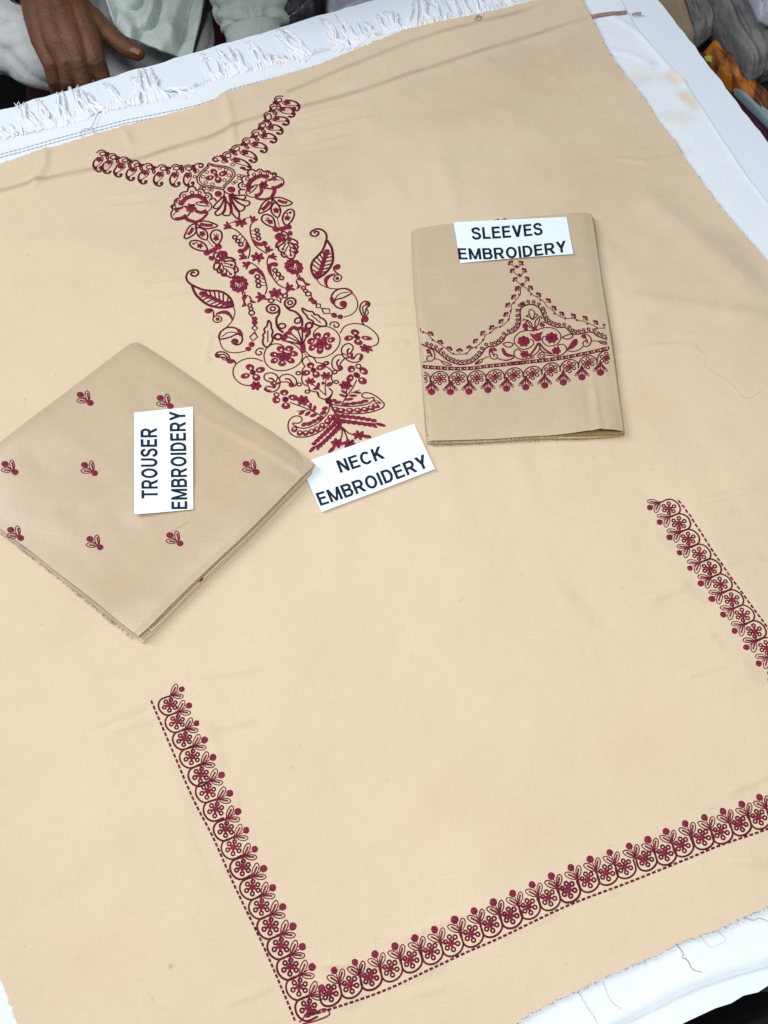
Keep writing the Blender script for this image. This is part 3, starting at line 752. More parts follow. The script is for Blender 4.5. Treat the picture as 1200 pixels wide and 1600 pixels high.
for a_, b_ in [(A((405, 735)), BQ((600, 430))), (A((480, 925)), BQ((730, 595))), (A((770, 965)), BQ((545, 795))), (A((330, 1135)), BQ((1000, 662))), (A((780, 540)), BQ((180, 480))),
               (A((425, 440)), BQ((490, 222))), (Z5((625, 210)), BQ((700, 915))), (Z5((390, 315)), BQ((935, 865))), (Z5((655, 330)), BQ((785, 1015))), (Z5((490, 415)), BQ((945, 980))),
               (Z5((955, 865)), Z6((1000, 805))), (Z5((300, 705)), PW((340, 188))), (Z7((165, 305)), PW((485, 275))), (Z7((715, 580)), PW((360, 755))), (Z7((390, 650)), PW((615, 618))), (Z7((512, 760)), PW((618, 762))),
               (Z7((745, 1060)), PW((690, 1080))), (Z7((925, 1160)), PW((650, 1240))), (Z7((1010, 755)), PW((290, 1025))), (Z7((945, 575)), PW((190, 880))),
               (Q((425, 930)), Q((895, 770))), (T((745, 80)), Q((655, 330))), (T((560, 690)), UW((880, 345))), (T((595, 845)), UW((990, 475))), (T((335, 690)), UW((1095, 310))), (T((150, 490)), PW((990, 1070))), (T((640, 455)), UW((635, 210))),
               (T((800, 800)), UW((790, 540))), (T((1015, 835)), UW((690, 715))), (VW((215, 325)), VW((880, 95))), (VW((380, 335)), VW((785, 195))), (VW((240, 580)), VW((1112, 345))), (VW((360, 520)), VW((960, 300))),
               (VW((465, 790)), VW((1110, 560))), (VW((650, 520)), VW((690, 440))), (VW((305, 610)), VW((1070, 335))),
               (Q((290, 340)), Q((505, 265))), (Q((355, 690)), Q((740, 550))), (Q((405, 555)), Q((605, 490))), (Z6((240, 575)), Z6((575, 455))), (Z6((155, 375)), Z6((470, 270))), (Z6((400, 880)), Z6((735, 765))), (Z6((500, 1075)), Z6((830, 960))),
               (Z6((50, 210)), Z6((430, 120))), (Z6((290, 660)), Z6((640, 570))), (Z6((540, 1240)), Z6((930, 1110))), (Z6((680, 1290)), Z6((885, 1220)))]:
    pair(a_[0], b_[0])
src = np.array([p[0] for p in PAIRS]); dst = np.array([p[1] for p in PAIRS])
def tps_fit(s, d, lam=3.0):
    n = len(s)
    r2 = ((s[:, None] - s[None]) ** 2).sum(-1) / 1e4
    K = 0.5 * r2 * np.log(r2 + 1e-9) + lam * 0.01 * np.eye(n)
    Pm = np.hstack([np.ones((n, 1)), s / 100])
    Am = np.zeros((n + 3, n + 3)); Am[:n, :n] = K; Am[:n, n:] = Pm; Am[n:, :n] = Pm.T
    return np.linalg.solve(Am, np.vstack([d, np.zeros((3, 2))]))
TPS = tps_fit(src, dst)
def mirror(p):
    p = np.asarray(p, float)
    r2 = ((p[:, None] - src[None]) ** 2).sum(-1) / 1e4
    return 0.5 * r2 * np.log(r2 + 1e-9) @ TPS[:-3] + np.hstack([np.ones((len(p), 1)), p / 100]) @ TPS[-3:]

neck = Emb(ZS, sz)     # the central stems are the mesh of the neck piece itself
n_ = neck
n_.S(VW((640, 370), (670, 430), (705, 490), (740, 565)), 2.4, 1)
neck_o = neck.build('neck_embroidery', shirt)
def motif(name, fn, both=True):
    for tf in ((None, mirror) if both else (None,)):
        e = Emb(ZS, sz, tf); fn(e); e.build(name, neck_o)
for pts, wd in ((VW((740, 575), (748, 640), (735, 700)), 1.5), (VW((750, 590), (780, 650), (800, 705)), 1.5), (VW((755, 590), (800, 635), (850, 655)), 1.5),
                (Z6((75, 182), (110, 165), (160, 155)), 1.0), (Z6((280, 110), (330, 98), (380, 90)), 1.0), (Z6((500, 720), (505, 775)), 0.8), (Z6((800, 1235), (815, 1280), (822, 1322)), 1.2),
                (Z6((720, 1275), (775, 1285), (822, 1325)), 1.2), (Z6((850, 1240), (820, 1280), (822, 1325)), 1.2), (Q((680, 890), (720, 950), (760, 1010)), 0.7)):
    motif('stem_stitch', lambda e, pts=pts, wd=wd: e.S(pts, wd), False)
# -- necklace of small paisleys
def paisley(e, c, rot, k):
    cx, cy = c; cr, sr_ = math.cos(rot) * k / 8.571, math.sin(rot) * k / 8.571
    g_ = lambda *p: [(cx + (x - 830) * cr - (y - 425) * sr_, cy + (x - 830) * sr_ + (y - 425) * cr) for x, y in p]
    e.S(g_((800, 335), (850, 305), (900, 308), (935, 340), (940, 372), (905, 392)), 1.5)
    p = g_((885, 355))[0]; e.ring(*p, 4.6 * k, 2.9 * k, 1.4)
    e.S(g_((872, 388), (884, 425), (860, 468), (805, 508), (768, 535)), 1.0)
    e.S(g_((808, 398), (760, 440), (740, 490), (750, 540), (778, 568), (815, 578), (848, 560)), 2.0, 0, taper=(0.7, 1.2, 1.0))
    e.D(*g_((838, 545))[0], 2.8 * k, 2.1 * k, -0.3, 0); e.D(*g_((768, 540))[0], 2.4 * k, 2.8 * k, 0.4, 0)
    f_ = g_((830, 425))[0]; e.flower(*f_, 5.2 * k, 4.4 * k, 5, 0.4)
    e.D(*g_((958, 358))[0], 2.4 * k, 2.2 * k, 0, 0); e.ring(*g_((946, 412))[0], 1.9 * k, 3.2 * k, 1.6)
for i, (c, t_) in enumerate(zip(NECK_FL, NECK_TL)):
    dx, dy = t_[0] - c[0], t_[1] - c[1]
    rot = math.atan2(dy, dx) - math.atan2(123, 5); k = math.hypot(dx, dy) / (123.1 / 8.571)
    k = 0.5 * (k + 1)
    motif('paisley_motif', lambda e, c=c, rot=rot, k=k: paisley(e, c, rot * 0.7, k))
def f(e):
    e.S(A((440, 190), (470, 150), (530, 130), (575, 145), (570, 180), (520, 190)), 1.5)
    e.ring(*A((545, 160))[0], 3, 2.2, 1.2); e.D(*A((455, 185))[0], 2.4, 3); e.S(A((455, 200), (460, 240), (480, 265)), 2)
    e.ring(*A((465, 310))[0], 2.5, 2, 1.0); e.ring(*A((500, 230))[0], 2.2, 2.4, 1.1)
motif('loop_motif', f)
# -- medallion
def f(e):
    out = A((650, 128), (720, 150), (830, 165), (920, 182), (985, 222), (1003, 285), (960, 352), (880, 430), (848, 478), (760, 466), (640, 450), (550, 425), (502, 380), (500, 310), (560, 232), (625, 178))
    e.S(out, 1.5, 0, True)
    c = np.mean(out, axis=0)
    e.S([tuple(c + (np.array(p) - c) * 0.87) for p in out], 1.3, 1, True)
    for x, y in ((625, 248), (578, 310), (612, 385), (702, 410), (862, 355), (925, 292), (885, 216), (800, 192)): e.ring(*A((x, y))[0], 2.9, 2.2, 0.9)
    fx, fy = A((752, 290))[0]
    for x, y, rx, ry, r in ((720, 240, 5, 3.6, 0.3), (845, 268, 6, 3.6, -0.3), (780, 352, 4.8, 4.6, 0), (665, 325, 6, 3.5, -0.2)): e.petal(*A((x, y))[0], rx, ry, r, fx, fy)
    e.D(fx, fy, 3)
motif('medallion_motif', f, False)
def f(e):
    e.D(*A((780, 540))[0], 5.2, 4.4); e.S(A((850, 480), (862, 530), (845, 575), (800, 592)), 1.4)
    for x, y in ((660, 485), (690, 488), (590, 470), (545, 462), (560, 440)): e.ring(*A((x, y))[0], 2.6, 1.8, 0.9)
motif('bud_motif', f)
def f(e):
    for p in (((862, 580), (800, 622), (732, 690), (718, 728), (770, 735), (830, 680)), ((870, 600), (800, 730), (742, 785), (752, 824), (802, 820), (862, 750)), ((888, 640), (872, 760), (842, 812), (890, 832), (940, 812), (942, 720)),
              ((930, 560), (952, 700), (962, 790), (1040, 872), (1062, 800), (1005, 725)), ((942, 565), (1000, 690), (1060, 768), (1120, 752), (1130, 702), (1040, 655)), ((950, 560), (1030, 640), (1130, 702), (1196, 682), (1190, 640), (1100, 622)), ((950, 548), (1020, 600), (1100, 615), (1142, 600), (1132, 560), (1030, 560))):
        e.S(A(*p), 1.9, 0, True)
    e.S(A((865, 570), (885, 640), (860, 760)), 2.2, 1); e.S(A((930, 550), (952, 690), (962, 780)), 2.4, 1)
motif('palmette_motif', f, False)
# -- peony
def f(e):
    for p in (((175, 740), (148, 716), (168, 688), (205, 690)), ((202, 690), (195, 640), (225, 605), (270, 595)), ((265, 592), (272, 545), (310, 515), (365, 512)), ((365, 512), (378, 465), (422, 440), (466, 456), (488, 500)), ((488, 500), (530, 475), (578, 486), (600, 532)), ((600, 540), (640, 525), (682, 550), (690, 600), (655, 628)), ((690, 600), (730, 605), (757, 642))):
        e.S(A(*p), 1.9)
    for x, y in ((190, 722), (242, 642), (326, 565), (428, 520), (530, 526), (628, 575)): e.ring(*A((x, y))[0], 2.6, 2.4, 1.2)
    e.S(A((275, 695), (300, 650), (340, 608), (400, 578), (470, 566), (540, 580), (590, 615), (615, 655)), 5.0, 1)
    e.S(A((180, 742), (150, 790), (152, 842), (186, 880), (240, 890), (320, 868), (380, 820), (420, 752)), 1.6); e.S(A((180, 742), (280, 722), (345, 700)), 1.4)
    e.S(A((200, 872), (280, 862), (350, 822)), 3.4, 1); e.S(A((198, 770), (250, 742), (305, 722)), 3.0, 1); e.S(A((170, 830), (210, 790), (260, 770)), 1.0)
    e.S(A((460, 745), (500, 790), (580, 802), (650, 770), (692, 720), (682, 672), (632, 642), (560, 642), (480, 665), (520, 690), (600, 702), (662, 702)), 1.4)
    e.S(A((535, 652), (600, 652), (645, 682)), 3.0, 1); e.S(A((470, 762), (540, 788), (622, 762)), 3.6, 1)
    e.flower(*A((412, 728))[0], 9, 5.6, 6, 0.2); e.D(*A((432, 700))[0], 3.4, 2.6, 0, 0)
    e.S(A((340, 862), (380, 890), (465, 916)), 4.0, 1); e.S(A((480, 916), (560, 880), (620, 822), (632, 790)), 3.0, 1); e.S(A((425, 752), (402, 802), (350, 862)), 1.0)
motif('peony_motif', f)
# -- leaves below the peony
def f(e):
    for p in (((490, 930), (560, 905), (650, 912), (770, 965), (690, 1000), (600, 1005), (530, 972)), ((470, 940), (400, 972), (350, 1050), (330, 1135), (420, 1110), (480, 1050), (478, 985)), ((495, 1000), (490, 1052), (530, 1120), (622, 1155), (636, 1080), (600, 1022), (520, 990))):
        e.S(A(*p), 1.8, 0, True)
    e.S(A((535, 942), (620, 960), (705, 962)), 4.0, 1); e.S(A((440, 995), (412, 1050), (372, 1088)), 3.6, 1); e.flower(*A((565, 1076))[0], 5.0, 4.4, 5, 0.2)
    e.S(A((478, 925), (480, 960), (492, 1000)), 1.6); e.D(*A((480, 925))[0], 2.6, 2)
motif('leaf_spray_motif', f)
def f(e):
    e.S(Z5((630, 295), (560, 230), (543, 160), (580, 100), (640, 85), (700, 120), (706, 200), (672, 272)), 1.9, 0, True)
    e.flower(*Z5((625, 210))[0], 4.8, 3.8, 5, 0.5); e.S(Z5((590, 145), (612, 170)), 1.2); e.S(Z5((665, 150), (640, 175)), 1.2); e.S(Z5((628, 130), (628, 190)), 0.8)
    e.S(Z5((490, 385), (400, 385), (300, 350), (244, 295), (270, 245), (360, 240), (450, 280), (490, 340)), 1.9, 0, True)
    e.flower(*Z5((392, 315))[0], 5.2, 3.8, 5, 0.1); e.D(*Z5((300, 285))[0], 2.2, 1.8); e.D(*Z5((340, 268))[0], 1.6, 1.4)
    e.D(*Z5((655, 330))[0], 5.2, 4.4); e.D(*Z5((490, 415))[0], 4.8, 4.2); e.S(Z5((530, 400), (570, 385), (615, 358)), 5.4, 1)
    e.S(Z5((500, 232), (545, 290), (585, 335)), 0.8)
motif('leaf_pair_motif', f)
def f(e):
    for x, y, rx, ry, r in ((555, 495, 4.2, 3.2, 0.6), (735, 430, 5.6, 4.4, 0.2), (755, 475, 4.0, 3.2, 0), (640, 545, 4.2, 3.4, 0), (715, 505, 4.2, 4.0, 0), (690, 415, 3.6, 3.2, 0), (600, 375, 3.6, 3.0, 0)): e.D(*Z5((x, y))[0], rx, ry, r)
    e.S(Z5((590, 440), (630, 410), (670, 460), (680, 520), (640, 520), (600, 490)), 1.8, 0, True); e.D(*Z5((640, 470))[0], 2, 2.4)
    for p in (((605, 570), (590, 630), (612, 662), (652, 640), (690, 565)), ((640, 650), (652, 702), (702, 700), (692, 650)), ((705, 700), (715, 745), (775, 748)), ((775, 742), (830, 772), (892, 750), (902, 690)), ((880, 690), (932, 690), (936, 640), (902, 612)), ((880, 640), (905, 570), (850, 532), (740, 542))): e.S(Z5(*p), 2.0)
    e.S(Z5((770, 492), (840, 490), (907, 530)), 2.6)
    for p in (((730, 560), (862, 592)), ((740, 602), (880, 642)), ((772, 652), (832, 722)), ((772, 652), (772, 742)), ((692, 572), (672, 662)), ((700, 560), (740, 640), (772, 655)), ((730, 640), (720, 700))): e.S(Z5(*p), 1.3)
    for x, y in ((845, 592), (890, 655), (835, 722), (745, 722), (690, 672)): e.D(*Z5((x, y))[0], 2.2, 2.0)
motif('acanthus_motif', f)
def f(e):
    cx, cy = Z5((955, 868))[0]
    for k in range(11):
        a = k * 2 * math.pi / 11
        e.D(cx + 10.6 * math.cos(a), cy + 9.6 * math.sin(a), 3.8, 3.4, a)
    e.D(*Z5((930, 800))[0], 6.0, 4.6); e.D(*Z5((950, 830))[0], 3.6, 3.4, 0, 0)
    for x, y in ((1010, 845), (975, 890), (900, 890), (1030, 900), (990, 950), (930, 930)): e.ring(*Z5((x, y))[0], 2.4, 2.2, 1.2)
    e.ring(*Z5((1022, 1005))[0], 2.2, 2.4, 1.4)
motif('round_flower_motif', f)
def f(e):
    e.fill(Z7((838, 468), (872, 438), (925, 440), (884, 482), (890, 540), (905, 578), (832, 600), (868, 562), (852, 520)), 1)
    e.fill(Z7((920, 438), (962, 462), (982, 512), (1036, 536), (985, 546), (942, 530), (952, 500), (932, 466)), 1)
    for x, y, rx, ry in ((945, 576, 3.0, 2.8), (960, 622, 3.0, 2.8), (970, 676, 4.4, 3.4)): e.ring(*Z7((x, y))[0], rx, ry, 1.7)
    e.S(Z7((950, 705), (978, 738)), 1.2)
    for x, y, rx, ry in ((1010, 755, 4.2, 3.2), (1010, 806, 4.2, 3.8), (970, 1100, 4.4, 4.0), (925, 1160, 4.4, 3.2)): e.D(*Z7((x, y))[0], rx, ry)
    e.S(Z7((1010, 842), (1050, 880), (1015, 920), (975, 880), (1010, 842)), 1.6, 0, straight=True); e.S(Z7((1010, 935), (1050, 1000), (985, 1052), (945, 1000), (1010, 935)), 1.6, 0, straight=True)
motif('tulip_chain_motif', f)
def f(e):
    e.S(Z7((890, 1185), (780, 1210), (660, 1200), (580, 1145), (545, 1060), (530, 1000), (545, 940), (612, 888), (680, 822), (725, 750), (746, 660), (720, 580)), 1.2)
    e.S(Z7((545, 940), (620, 882), (710, 870), (790, 902), (832, 970), (846, 1040), (810, 1095), (750, 1100), (708, 1072)), 1.9)
    e.D(*Z7((745, 1060))[0], 5.4, 4.4); e.S(Z7((560, 1032), (680, 1002), (770, 962), (832, 972)), 1.8); e.S(Z7((565, 1000), (640, 946), (720, 936), (800, 956)), 1.1)
    e.S(Z7((790, 905), (818, 942), (832, 985)), 4.0, 1); e.S(Z7((550, 935), (532, 1000), (552, 1042)), 2.4, 1)
motif('scroll_motif', f)
def f(e):
    e.S(Z7((490, 695), (570, 668), (640, 675), (690, 720), (712, 775)), 4.2, 1, taper=(0.5, 1.1, 0.35))
    e.ring(*Z7((510, 760))[0], 7, 5.2, 1.4); e.D(*Z7((515, 760))[0], 3, 2.6); e.S(Z7((460, 745), (458, 665), (432, 628), (400, 620)), 1.7); e.D(*Z7((388, 650))[0], 5.4, 3.8)
motif('tendril_motif', f)
def f(e):
    e.S(Z7((165, 300), (110, 250), (95, 190), (120, 130), (180, 104), (240, 106), (258, 142), (232, 178), (182, 182), (156, 156), (182, 130), (210, 145)), 2.2)
    e.S(Z7((165, 300), (250, 340), (330, 370), (430, 380), (530, 385), (620, 420), (690, 490), (728, 585)), 2.5); e.S(Z7((172, 312), (210, 410), (280, 490), (370, 560), (480, 596), (600, 606), (718, 590)), 2.7)
    e.D(*Z7((308, 418))[0], 4.6, 3.4); e.S(Z7((330, 430), (450, 480), (560, 530), (660, 572)), 4.4, 1); e.fill(Z7((620, 522), (690, 520), (722, 582), (620, 592)), 1)
    for a_, b_ in (((390, 460), (350, 385)), ((440, 470), (405, 390)), ((490, 490), (470, 395)), ((540, 510), (530, 400)), ((590, 525), (590, 420)), ((640, 540), (655, 470)), ((330, 455), (290, 467)), ((380, 475), (320, 502)), ((440, 500), (370, 532)), ((500, 525), (420, 562)), ((560, 545), (480, 582)), ((610, 565), (550, 592))): e.S(Z7(a_, b_), 1.6)
motif('curled_leaf_motif', f)
# -- lower body
def f(e):
    e.S(T((745, 78), (775, 120), (780, 170), (797, 210), (785, 260), (797, 300), (775, 352), (730, 395), (690, 370), (678, 320), (690, 282), (680, 250), (706, 220), (694, 185), (730, 140)), 2.0, 0, True); e.S(T((738, 200), (738, 335)), 1.3)
    e.S(T((690, 420), (650, 405), (605, 430), (600, 470), (640, 486), (667, 465), (645, 440)), 1.6)
motif('serrated_leaf_motif', f)
def f(e):
    e.S(T((930, 392), (880, 360), (800, 358), (730, 400), (700, 460), (695, 520), (720, 590), (780, 645), (860, 668), (950, 665), (1050, 630), (1120, 572), (1142, 500), (1122, 430), (1062, 372), (1010, 346), (940, 322)), 1.3)
    fx, fy = T((925, 492))[0]
    for x, y, rx, ry, r in ((890, 415, 5.8, 4.2, 0.1), (990, 410, 6.0, 4.0, 0), (1045, 470, 5.6, 3.8, 0.2), (1005, 550, 6.0, 4.0, 0.3), (905, 585, 5.6, 4.0, 0), (815, 552, 5.4, 3.8, -0.3), (810, 480, 5.6, 3.8, 0)): e.petal(*T((x, y))[0], rx, ry, r, fx, fy)
    for x, y in ((870, 492), (925, 478), (978, 490), (905, 530), (960, 525)): e.D(*T((x, y))[0], 4.6, 4.0)
    e.D(fx, fy, 3.4, 3, 0, 0)
motif('large_flower_motif', f)
def f(e):
    e.S(T((680, 560), (600, 530), (520, 525), (440, 545), (370, 590), (335, 650), (335, 720), (370, 780), (440, 830), (525, 846)), 1.3)
    fx, fy = T((562, 690))[0]
    for x, y, rx, ry, r in ((530, 630, 6, 4.4, 0.2), (650, 660, 6.6, 4.0, -0.2), (605, 750, 5.6, 4.8, 0.2), (475, 730, 6.4, 3.8, -0.2)): e.petal(*T((x, y))[0], rx, ry, r, fx, fy)
    e.D(fx, fy, 4.2, 3.6, 0, 0); e.flower(*T((597, 846))[0], 9, 6, 6, 0.1)
    e.S(T((290, 540), (205, 512), (150, 512), (124, 490), (150, 455), (212, 450), (270, 480), (297, 532)), 1.7); e.S(T((170, 485), (222, 480), (270, 522)), 1.5); e.D(*T((152, 490))[0], 3, 2.6)
    e.S(T((195, 505), (215, 540), (265, 545)), 1.3); e.D(*T((300, 560))[0], 5.4, 3.3); e.S(T((320, 540), (352, 560), (366, 596)), 1.7)
motif('ringed_flower_motif', f)
def f(e):
    e.S(T((820, 800), (760, 800), (702, 770), (700, 720), (750, 696), (820, 706), (870, 760), (882, 810), (860, 880), (800, 916), (730, 912), (700, 880), (740, 855), (822, 872)), 1.5)
    e.S(T((702, 882), (732, 902), (772, 912)), 3.2, 1); e.S(T((750, 760), (790, 765), (822, 800)), 1.9); e.S(T((852, 750), (826, 830), (800, 862)), 1.3); e.S(T((775, 812), (832, 862)), 3.0, 1); e.S(T((880, 805), (835, 830)), 2)
    e.S(T((870, 760), (910, 722), (980, 712), (1040, 740), (1076, 790), (1055, 848), (1005, 850)), 1.4); e.S(T((890, 802), (960, 802), (1012, 822)), 1.4); e.S(T((940, 765), (990, 770), (1022, 812)), 1.9); e.D(*T((1015, 836))[0], 4.2, 3.6)
    e.ring(*T((1105, 830))[0], 3.8, 2.6, 1.3); e.ring(*T((1095, 697))[0], 3.6, 2.6, 1.3)
motif('heart_leaf_motif', f)
def f(e):
    fx, fy = VW((215, 325))[0]
    for x, y, rx, ry, r in ((205, 260, 5.8, 4.2, 0), (290, 308, 7, 4.0, 0.2), (220, 385, 6.2, 4.6, 0), (130, 330, 5.4, 4.8, 0)): e.petal(*VW((x, y))[0], rx, ry, r, fx, fy)
    e.D(fx, fy, 4.6, 4, 0, 0); e.ring(*VW((132, 280))[0], 4, 2.9, 1.5); e.flower(*VW((380, 335))[0], 9.6, 7, 6, 0.2)
    e.S(VW((258, 352), (400, 405), (500, 450), (572, 492)), 1.3); e.S(VW((325, 437), (360, 432), (420, 425)), 1.0); e.S(VW((405, 365), (440, 400), (480, 440)), 1.2)
    for x, y, rx, ry, r in ((368, 450, 5, 2.4, -0.6), (425, 458, 5, 2.5, -0.6), (478, 474, 5.4, 2.5, -0.35), (450, 385, 2.4, 4.8, 0.1), (488, 410, 2.5, 4.8, 0.3)): e.D(*VW((x, y))[0], rx, ry, r)
motif('flower_sprig_motif', f)
def f(e):
    e.S(VW((630, 365), (622, 430), (580, 490), (520, 545), (440, 585), (370, 595), (310, 575), (283, 548), (340, 547), (371, 520), (360, 490), (310, 480), (260, 510), (240, 570), (260, 640), (320, 675), (400, 676), (480, 656), (560, 612), (620, 562), (652, 520)), 1.4)
    for x, y in ((392, 560), (440, 552), (484, 530), (532, 504), (570, 450), (586, 410)): e.D(*VW((x, y))[0], 4.6, 2.9, -0.4)
    for x, y in ((300, 606), (350, 640), (405, 640), (460, 626), (510, 604), (560, 570), (608, 532), (636, 494)):
        c = VW((x, y))[0]; e.eye(*c, 5.2, 4.6, -0.4, c[0], c[1] - 1.2, 1.9)
motif('beaded_curl_motif', f)
def f(e):
    p0, p1 = np.array(VW((725, 545))[0]), np.array(VW((468, 792))[0])
    e.S([tuple(p0), tuple((p0 + p1) / 2 + 2), tuple(p1)], 1.4)
    d_ = p1 - p0; n2 = np.array([d_[1], -d_[0]]) / np.linalg.norm(d_); ang = math.atan2(d_[1], d_[0])
    for k in range(8):
        c = p0 + d_ * (0.08 + 0.112 * k)
        wd = 5.6 - 0.25 * k
        e.D(*(c + n2 * 4.4), wd, 2.6, ang - 0.6); e.D(*(c - n2 * 4.4), wd, 2.6, ang + 0.6)
    e.D(*p1, 6, 2.6, ang)
motif('fern_motif', f)
motif('knot_motif', lambda e: e.D(*VW((622, 342))[0], 5, 4.2, 0, 0), False)
for x, y, rx, ry, tx, ty in ((700, 735, 9.4, 6.4, 650, 795), (815, 740, 10, 6.2, 0, 0), (905, 660, 10, 5.8, 980, 673)):
    def f(e):
        e.flower(*VW((x, y))[0], rx, ry, 6, 0.2)
        if tx: e.D(*VW((tx, ty))[0], 6.6, 2.7, -0.75 if tx < 700 else 0.15)
    motif('flower_drop_motif', f, False)
def f(e):
    e.S(UW((275, 690), (245, 650), (256, 605), (310, 575), (370, 590), (400, 630), (412, 650), (460, 655), (505, 682)), 1.4); e.S(UW((275, 690), (242, 740), (240, 800), (235, 850), (262, 905), (315, 930), (330, 970), (380, 992), (422, 996), (440, 1052)), 1.4)
    e.S(UW((505, 690), (560, 720), (592, 762), (582, 830), (602, 880), (570, 905)), 1.4); e.S(UW((555, 950), (592, 985), (582, 1040), (560, 1075)), 1.5)
    e.S(VW((510, 252), (530, 300), (580, 322), (630, 300), (656, 252), (622, 220)), 1.4)
    fx, fy = UW((372, 738))[0]
    for x, y, rx, ry, r in ((338, 682, 5.2, 4.2, 0), (460, 705, 6.6, 3.8, -0.3), (405, 790, 5.2, 4.6, 0), (285, 770, 6.2, 3.8, -0.2)): e.petal(*UW((x, y))[0], rx, ry, r, fx, fy)
    e.D(fx, fy, 4, 3.6, 0, 0); e.flower(*UW((522, 805))[0], 8.6, 5, 6, 0.1); e.flower(*UW((336, 870))[0], 8, 4.8, 6, 0.1)
    for x, y in ((525, 655), (195, 775), (625, 760), (640, 876), (205, 905), (302, 990)): e.ring(*UW((x, y))[0], 3.6, 2.5, 1.5)
    e.S(UW((365, 905), (430, 955), (520, 1035)), 1.2); e.S(UW((522, 840), (510, 930), (520, 1035)), 1.2)
    for x, y, rx, ry, r in ((430, 915, 2.6, 4, 0.2), (560, 905, 5, 3, -0.4), (485, 890, 2.4, 2.4, 0), (405, 955, 5, 2, -0.3)): e.D(*UW((x, y))[0], rx, ry, r)
motif('vase_motif', f, False)
def f(e):
    e.fill(Q((618, 770), (655, 790), (692, 770), (702, 870), (660, 895), (640, 850)), 1)
    for x, y in ((430, 740), (478, 690), (520, 652), (600, 600), (655, 590), (725, 650)): e.S(Q((655, 800), ((655 + x) / 2 + 6, (800 + y) / 2 - 8), (x, y)), 1.6)
    for p in (((425, 745), (432, 690), (480, 640), (520, 655)), ((490, 620), (550, 572), (602, 602)), ((605, 595), (640, 578), (682, 602)), ((680, 592), (740, 612), (737, 652), (702, 692))): e.S(Q(*p), 4.0, 1)
motif('fan_motif', f, False)
def f(e):
    e.ring(*Q((290, 340))[0], 10, 7, 2.2); e.ring(*Q((290, 340))[0], 4.0, 3.2, 1.8)
    e.S(Q((372, 345), (370, 400), (335, 470), (350, 570), (422, 640)), 2.4); e.ring(*Q((405, 555))[0], 5.6, 3.8, 2.0); e.ring(*Q((355, 690))[0], 5.6, 4.2, 2.6); e.D(*Q((440, 690))[0], 4.2, 4.4)
motif('spiral_stem_motif', f)
# -- twin vines
def claw(e, c, a0, k=1.0):
    for s_ in (-0.75, 0.0, 0.75):
        a = a0 + s_
        e.D(c[0] + 4.6 * k * math.cos(a), c[1] + 4.2 * k * math.sin(a), 4.8 * k, 1.9 * k, a)
    e.D(c[0], c[1], 3.4 * k, 3 * k)
def f(e):
    e.S(Z6((80, 240), (170, 270), (260, 350), (330, 440), (371, 520), (371, 600), (345, 690)), 1.4); e.S(Z6((325, 435), (332, 510), (290, 562), (250, 572)), 4.2, 1, taper=(0.5, 1.1, 1.0)); e.D(*Z6((240, 576))[0], 4.6, 3.4)
    for x, y in ((155, 376), (200, 430), (243, 480)): e.ring(*Z6((x, y))[0], 3.2, 2.8, 1.9)
    for a_, b_ in (((195, 362), (240, 325)), ((230, 412), (270, 360)), ((270, 460), (300, 400))): e.S(Z6(a_, b_), 0.9)
    claw(e, Z6((75, 225))[0], math.radians(200)); claw(e, Z6((300, 665))[0], math.radians(200))
motif('vine_motif', f)
def f(e):
    e.S(Z6((340, 725), (450, 780), (530, 870), (582, 970), (612, 1060), (617, 1130), (590, 1205)), 1.4); e.S(Z6((400, 862), (480, 850), (550, 910), (592, 985)), 4.2, 1, taper=(1.0, 1.1, 0.4)); e.D(*Z6((400, 880))[0], 4.6, 3.6)
    for x, y in ((480, 945), (490, 1010), (500, 1075)): e.ring(*Z6((x, y))[0], 3.5, 3.0, 1.9)
    for a_, b_ in (((520, 960), (585, 990)), ((528, 1015), (600, 1040)), ((535, 1072), (612, 1075))): e.S(Z6(a_, b_), 0.9)
    claw(e, Z6((345, 760))[0], math.radians(150)); claw(e, Z6((560, 1240))[0], math.radians(180), 1.2); e.ring(*Z6((680, 1290))[0], 4.2, 3.0, 1.8); e.S(Z6((575, 1262), (640, 1275)), 2.2, 1)
motif('vine_motif', f)
for c, rx, ry in ((Z6((240, 165))[0], 10, 5.6), (Z6((485, 662))[0], 10.4, 5.8), (Z6((745, 1182))[0], 10.6, 6.4)):
    motif('blossom_motif', lambda e, c=c, rx=rx, ry=ry: e.flower(*c, rx, ry, 6, 0.25), False)

